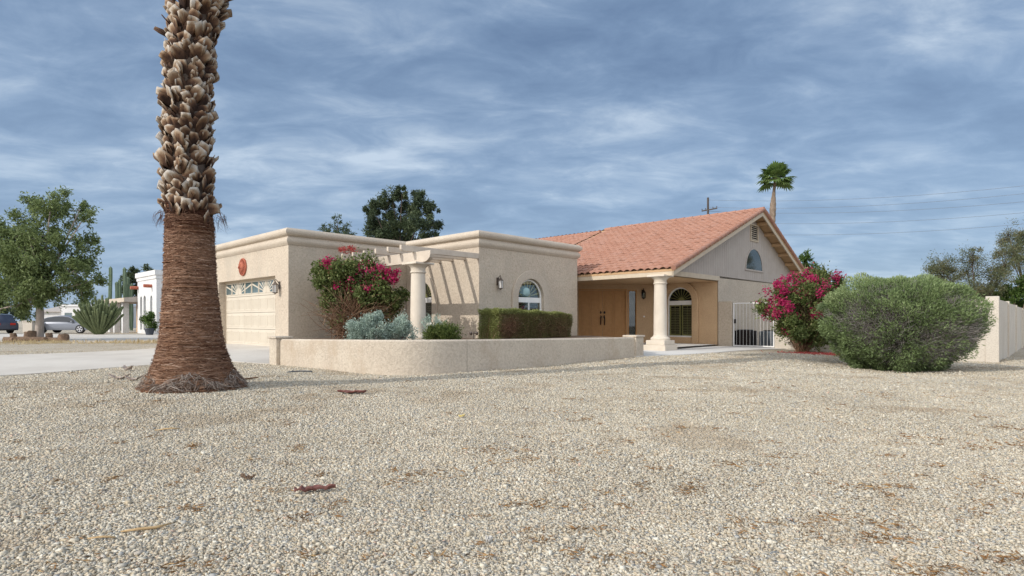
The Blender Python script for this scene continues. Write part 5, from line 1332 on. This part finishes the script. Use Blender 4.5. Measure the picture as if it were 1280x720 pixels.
for i in range(96):
    az = i*2.399; q_ = math.sqrt((i+.5)/96); R1 = .22+q_*1.38*(.8+.35*rng.random()); H = (2.95-1.15*q_**1.7)*(.72+.34*rng.random()); dx, dy = math.cos(az), math.sin(az)
    ribbed(mb, [(dx*.12*q_, dy*.12*q_, -.1), (dx*R1*.32, dy*R1*.32, H*.22), (dx*R1*.68, dy*R1*.68, H*.55), (dx*R1*.90, dy*R1*.90, H*.82), (dx*R1*1.02, dy*R1*1.02, H*.96), (dx*R1*1.03, dy*R1*1.03, H)], .072, 6)
mb.build('stems', 'cactus', cc_)
lbs = [(138,333,'tall column cactus, leftmost behind the low carport roof'),(146,352,'shorter column cactus second from left behind the carport roof'),(156,334,'thin tall column cactus third from left behind the carport roof'),(150,349,'column cactus half hidden between two taller ones behind the carport'),(160,346,'column cactus second nearest to the white parapet'),(164.5,354,'column cactus closest to the white parapet')]
for i, (x_, y_, lb) in enumerate(lbs):
    D = 60.+i*.6; p = base_px(x_, D); h = EYE+(HY-y_)/FPX*D-p[2]; t = thing('column_cactus', lb, 'cactus', p, 0, 'tall cacti behind the carport'); mb = MB()
    ribbed(mb, [(0,0,-.1)]+[(.03*math.sin(q_*9+i), 0, h*q_) for q_ in (.1,.3,.5,.7,.85,.93,.97,1.)], .15, 7); mb.build('stem', 'cactus_far', t)
D = 66.; b_ = base_px(178, D)
tree('dark_tree', 'dark round tree behind the white house parapet', 'tree', b_, pxblobs(b_, D, [(168,342,8),(178,340,8),(186,341,6),(164,352,9),(175,352,11),(166,364,9),(180,362,10)], rng), 'euca', .3, 6000, 'bark_dark', .3, 86, fork=.4, ncl=18)

# ------------------------------------------------------------------ parked cars
def car(label, loc, rz, paint, prof_top, L_, Wd, name='parked_car', glass_rng=None):
    """side profile lofted across the width, with tumblehome, wheels in arches, glazing, lamps"""
    t = thing(name, label, 'car', loc, rz)
    n = len(prof_top); mb = MB(); ys = [(-1,.0),(-.93,.5),(-.80,.93),(-.45,1.),(0,1.),(.45,1.),(.80,.93),(.93,.5),(1,.0)]
    low = .20; belt = .80; vs = []
    for x_, z_ in prof_top:
        for (s_, q_) in ys:
            if z_ > belt:
                zz_ = low+(belt-low)*(1) if abs(s_) >= .93 else None
            zt_ = z_; w = Wd/2
            if abs(s_) == 1: zz_ = low+.05; yy = w*.97*np.sign(s_)
            elif abs(s_) == .93: zz_ = min(z_-.02, belt-.05)*.95; yy = w*np.sign(s_)
            elif abs(s_) == .80: zz_ = min(z_, belt)-.0; yy = w*.97*np.sign(s_) if z_ > belt else w*.93*np.sign(s_)
            else:
                zz_ = z_ if z_ <= belt else z_-.05*(abs(s_) > 0); yy = s_*w*1.45 if z_ > belt else s_*w*1.6
                if s_ == 0: zz_ = z_
            vs.append((x_, yy, zz_))
    k2 = len(ys); fs = [(i*k2+j, (i+1)*k2+j, (i+1)*k2+j+1, i*k2+j+1) for i in range(n-1) for j in range(k2-1)]
    fs += [tuple(range(k2-1, -1, -1)), tuple((n-1)*k2+j for j in range(k2))]
    mb.add(vs, fs); mb.build('body', paint, t, smooth=True, auto=50)
    mb = MB()
    for sg in (-1, 1):
        g = glass_rng; F_ = lambda s, z, d, sg=sg: (s, sg*(Wd/2*(.97-.27*np.clip((z-belt)/.55, 0, 1))+.012+d), z)
        mb.prism(g, F_, 0, .004)
    mb.build('side_window', 'carglass', t)
    for (x_, sg) in ((L_*.31, 1), (L_*.31, -1), (-L_*.29, 1), (-L_*.29, -1)):
        Tm = lambda r_, y0, y1, x_=x_, sg=sg: [(x_, sg*(Wd/2-.20+y0), .33), (x_, sg*(Wd/2-.20+y1), .33)]
        mb = MB(); mb.tube(Tm(0, 0, .215), [.335, .335], 22); wh = mb.build('wheel', 'rubber', t)
        mb = MB(); mb.tube(Tm(0, .216, .222), [.24, .235], 20)
        wr = mb.build('rim', 'rim', wh)
        mb = MB()
        for q_ in range(5):
            a = q_*2*PI/5; y_ = sg*(Wd/2-.20+.224); c = Vector((x_, y_, .33)); dd_ = Vector((math.cos(a+.3), 0, math.sin(a+.3))); e_ = Vector((-dd_.z, 0, dd_.x)); mb.add([c+dd_*.07+e_*.03, c+dd_*.21+e_*.05, c+dd_*.21-e_*.05, c+dd_*.07-e_*.03], [(0,1,2,3)])
        mb.build('wheel_gap', 'rubber', wh)
    for sg in (-1, 1):
        mb = MB(); mb.box((-L_/2-.005, sg*Wd*.28-.18, .66), (-L_/2+.12, sg*Wd*.28+.18, .82)); mb.build('tail_lamp', 'red_lens', t, bevel=.02)
        mb = MB(); mb.box((L_/2-.25, sg*Wd*.30-.16, .56), (L_/2-.02, sg*Wd*.30+.16, .68)); mb.build('headlight', 'frosted', t, bevel=.02)
        mb = MB(); mb.box((L_*.17, sg*Wd*.52-.06, .86), (L_*.17+.16, sg*Wd*.52+.06, .99)); mb.build('mirror', paint, t, bevel=.03)
    mb = MB(); mb.box((-L_/2+.02, -Wd*.4, .24), (L_/2-.05, Wd*.4, .34)); mb.build('underbody', 'rubber', t)
    return t
cp = W(85, 413, 47.5)
car('silver grey sedan with a sloping roof parked behind the shade tree', (cp.x, cp.y, g1(cp.x, cp.y)+.02), .06, 'silver',
    [(-2.45,.62),(-2.40,.88),(-2.1,.99),(-1.75,1.08),(-1.2,1.31),(-.6,1.42),(0,1.44),(.5,1.38),(1.0,1.18),(1.35,.99),(1.8,.90),(2.2,.80),(2.42,.62)], 4.9, 1.85,
    glass_rng=[(-1.62,.92),(-1.2,1.20),(-.6,1.33),(0,1.35),(.5,1.28),(.95,1.06),(1.08,.92)])
cp = W(0, 414, 46.)
car('dark blue car with red tail lamps at the far left edge of the view', (cp.x-1.0, cp.y, g1(cp.x, cp.y)+.02), PI-.35, 'navy',
    [(-2.2,.55),(-2.18,1.0),(-2.1,1.1),(-1.9,1.5),(-1.2,1.58),(-.4,1.58),(.3,1.5),(.8,1.12),(1.1,1.0),(1.8,.92),(2.15,.78),(2.25,.55)], 4.5, 1.85,
    glass_rng=[(-1.9,.98),(-1.75,1.42),(-.4,1.48),(.25,1.41),(.75,1.05),(.85,.98)])
# low white house and hedge row behind the car, block pillar
fp = W(96, 401, 82.); FHs = thing('house', 'low white house far behind the silver car', 'house', (fp.x, fp.y, 0), 0)
mb = MB(); mb.box((-2.2,0,-.4),(6,6,2.9)); mb.box((-6.2,1.5,-.4),(-2.21,6,2.2)); mb.build('wall', 'white_stucco', FHs)
mb = MB(); mb.box((-2.35,-.15,2.901),(6.15,6.15,3.15)); mb.build('parapet', 'white_stucco', FHs)
mb = MB(); mb.add([(-6.6,1.1,2.21),(-2.36,1.1,2.21),(-2.36,6,3.2),(-6.6,6,3.2),(-6.6,1.1,2.1),(-2.36,1.1,2.1),(-2.36,6,2.2),(-6.6,6,2.2)], [(0,1,2,3),(7,6,5,4),(0,4,5,1),(1,5,6,2),(2,6,7,3),(3,7,4,0)]); mb.build('roof', 'grey_roof', FHs)
for xx in (-1.2, 1.2):
    mb = MB(); mb.box((xx-.5,-.03,.7),(xx+.5,.0,2.0)); mb.build('window', 'pane_dark', FHs)
for x_, D, wdt, h_, c_ in [(39, 46., .75, .95, 'block')]:
    p = base_px(x_, D); t = thing('block_pillar', 'squat beige block pillar left of the shade tree trunk', 'pillar', p)
    mb = MB(); mb.box((-wdt/2,-wdt/2,-.2),(wdt/2,wdt/2,h_)); mb.build('shaft', 'block', t, bevel=.02); mb = MB(); mb.box((-wdt/2-.05,-wdt/2-.05,h_+.001),(wdt/2+.05,wdt/2+.05,h_+.09)); mb.build('cap', 'block', t)
rng = np.random.default_rng(88)
for x_, D, lst, lb in [(72, 92., [(60,392,7),(72,389,8),(84,390,7),(66,398,7),(80,398,7)], 'dusty green tree far behind the silver car'), (15, 88., [(5,388,9),(20,386,9),(30,392,8),(12,397,8)], 'dusty green tree far behind the dark car'), (128, 95., [(115,384,9),(130,380,9),(142,384,9),(124,392,9),(140,394,9)], 'dusty green tree far behind the cactus clump'), (-25, 80., [(-30,380,12),(-15,385,12),(-40,390,12)], 'dusty green tree past the left edge of view')]:
    b_ = base_px(x_, D); tree('far_tree', lb, 'tree', b_, pxblobs(b_, D, lst, rng), 'euca', .35, 2600, 'bark_dark', .2, 89+int(x_), fork=.3, ncl=14, sig=.2, group='dusty trees far down the street')

# logs and stumps round the shade tree
def log(label, x_, y_, D, L_, r_, rz, upright=False, dz=0.):
    p = base_px(x_, D); t = thing('stump' if upright else 'log', label, 'stump' if upright else 'log', (p[0], p[1], p[2]+dz), rz); rng = np.random.default_rng(int(x_*7+D)); mb = MB()
    if upright: pts = [(0,0,-.05),(0,0,L_*.3),(.02,0,L_*.7),(0,.01,L_)]
    else: pts = [(-L_/2,0,r_*.9),(-L_/6,.03,r_),(L_/6,-.03,r_),(L_/2,0,r_*.9)]
    mb.tube(pts, [r_*1.08, r_, r_*.97, r_*.93], 14)
    o = mb.build('bark', 'log', t, smooth=True, auto=50); co_ = np.array([v.co for v in o.data.vertices]); 
    for v in o.data.vertices: v.co += Vector(rng.normal(size=3)*r_*.07)
    mb = MB()
    if upright: mb.tube([(0,.01,L_+.001),(0,.01,L_+.012)], [r_*.86, r_*.84], 14)
    else: mb.tube([(L_/2+.001,0,r_*.9),(L_/2+.012,0,r_*.9)], [r_*.8, r_*.78], 14)
    mb.build('cut_end', 'log_end', t); return t
log('tall dark stump standing left of the shade tree trunk', 38, 424, 29.4, .50, .26, 0, True)
log('short pale-topped stump on the right end of the log ring', 79, 427, 28.8, .36, .24, 0, True)
log('long log lying in front of the shade tree trunk', 36, 428, 28.7, 1.5, .13, .12)
log('short log at the left end of the ring, angled toward the driveway', 12, 431, 28.0, .62, .13, -.3)
log('log on the right side of the shade tree, ending at the stump', 65, 428, 28.9, .75, .11, -.1)
log('small upright stump close behind the right log', 61, 422, 29.8, .40, .15, .2, True)
log('thin upright stump near the left end of the log ring', 16, 426, 29.2, .40, .14, .2, True)

# ------------------------------------------------------------------ small things on the gravel
def chip(name, label, cat, px, py, L_, w, rz, mat, seed, curl=.05, group=None, z=None):
    gx_, gy_ = None, None; d = 1.1*FPX/(py-HY)
    for _ in range(6): X_ = (px-CX)/FPX*d; d = (EYE-g1(X_, d))*FPX/(py-HY)
    X_ = (px-CX)/FPX*d; rng = np.random.default_rng(seed); mb = MB(); n = 12; vs = []; fs = []
    for i in range(n+1):
        t_ = i/n; x_ = (t_-.5)*L_; hw = w*.5*(math.sin(PI*min(max(t_, .03), .97))**.6)*(1+.25*rng.normal()*.6)
        zc_ = .015+curl*(2*abs(t_-.5))**2+.012*rng.random(); oy = .12*L_*math.sin(t_*4+seed)*.4
        for s_ in (-1,-.4,.4,1): vs.append((x_, oy+s_*hw, zc_+abs(s_)*w*.22+.006*rng.normal()))
    for lay in (0, 1):
        pass
    m_ = len(vs); vs += [(a, b2, c-.012) for a, b2, c in vs]
    for i in range(n):
        for j in range(3):
            a = i*4+j; fs.append((a, a+1, a+5, a+4)); fs.append((m_+a, m_+a+4, m_+a+5, m_+a+1))
        a = i*4; fs.append((a, a+4, m_+a+4, m_+a)); a += 3; fs.append((a+4, a, m_+a, m_+a+4))
    fs += [(0, m_, m_+1, 1), (1, m_+1, m_+2, 2), (2, m_+2, m_+3, 3)]
    mb.add(vs, fs); o = mb.build(name, mat, smooth=True, auto=60); o.location = (X_, d, g1(X_, d)+.005); o.rotation_euler = (0,0,rz); return tag(o, label, cat, group)
chip('bark_piece', 'pale curled palm bark piece, highest of the three left of the palm base', 'bark piece', 160, 464, .30, .13, -.5, 'bark_chip', 3, .09, 'bark pieces left of the palm')
chip('bark_piece', 'pale palm bark piece farthest left of the palm base', 'bark piece', 149, 475, .34, .12, .1, 'bark_chip', 4, .07, 'bark pieces left of the palm')
chip('bark_piece', 'pale palm bark piece touching the left side of the palm base', 'bark piece', 167, 477, .30, .13, .3, 'bark_chip', 8, .07, 'bark pieces left of the palm')
chip('dead_leaf', 'long reddish brown dead leaf lying in the open gravel', 'dead leaf', 394, 617, .26, .055, .3, 'dead_leaf', 6, .015, 'dead leaves on the gravel')
chip('dead_leaf', 'flat reddish brown dead leaf near the curved garden wall', 'dead leaf', 440, 493, .42, .11, .05, 'dead_leaf', 7, .015, 'dead leaves on the gravel')
chip('dead_leaf', 'small dead brown leaf half way between dead stalk and long dead leaf', 'dead leaf', 310, 601, .10, .025, .2, 'log', 9, .02, 'dead leaves on the gravel')
chip('palm_shard', 'dark splinter of palm bark pointing right from the palm base', 'bark piece', 306, 475, .45, .05, .05, 'log', 10, .02)
chip('leaf', 'tiny orange fallen leaf in the gravel below the garden wall', 'leaf', 577, 523, .07, .04, .2, 'shutter_gold', 12, .015)
chip('white_stone', 'one larger white stone near the bottom centre of the gravel', 'stone', 611, 680, .036, .026, .4, 'frosted', 13, .01)
def stalk(label, px, py, pts, r_):
    d = (EYE+.27)*FPX/(py-HY); X_ = (px-CX)/FPX*d; mb = MB(); mb.tube([(a, b2, c) for a, b2, c in pts], r_, 6); o = mb.build('dry_stalk', 'dry_stalk', smooth=True); o.location = (X_, d, g1(X_, d)+.018); return tag(o, label, 'dry stalk', 'dry stalks on the gravel')
stalk('long yellow dry stalk lying lower left in the gravel', 180, 668, [(-.11,-.02,.0),(-.03,.0,.006),(.04,.03,.003),(.10,.08,.01)], [.004,.008,.009,.004])
stalk('shorter brown dry stalk left of the long yellow one', 128, 678, [(-.07,-.01,0),(0,.0,.006),(.06,.01,.0)], [.003,.006,.004])
stalk('bent pale stalk near the middle left of the gravel', 206, 544, [(-.10,0,0),(0,.03,.01),(.08,.0,.02),(.12,.05,.01)], [.004,.008,.007,.004])
h = (EYE+.22)*FPX/(467-HY); mb = MB(); mb.tube([(-.22,-.16,.012),(-.20,.0,.02),(-.1,.11,.02),(.05,.13,.02),(.2,.10,.016)], .014, 8); o = mb.build('hose_piece', 'hose', smooth=True); X_ = (376-CX)/FPX*h; o.location = (X_, h, g1(X_, h)+.006); tag(o, 'short curved grey hose end beside the garden wall', 'hose')
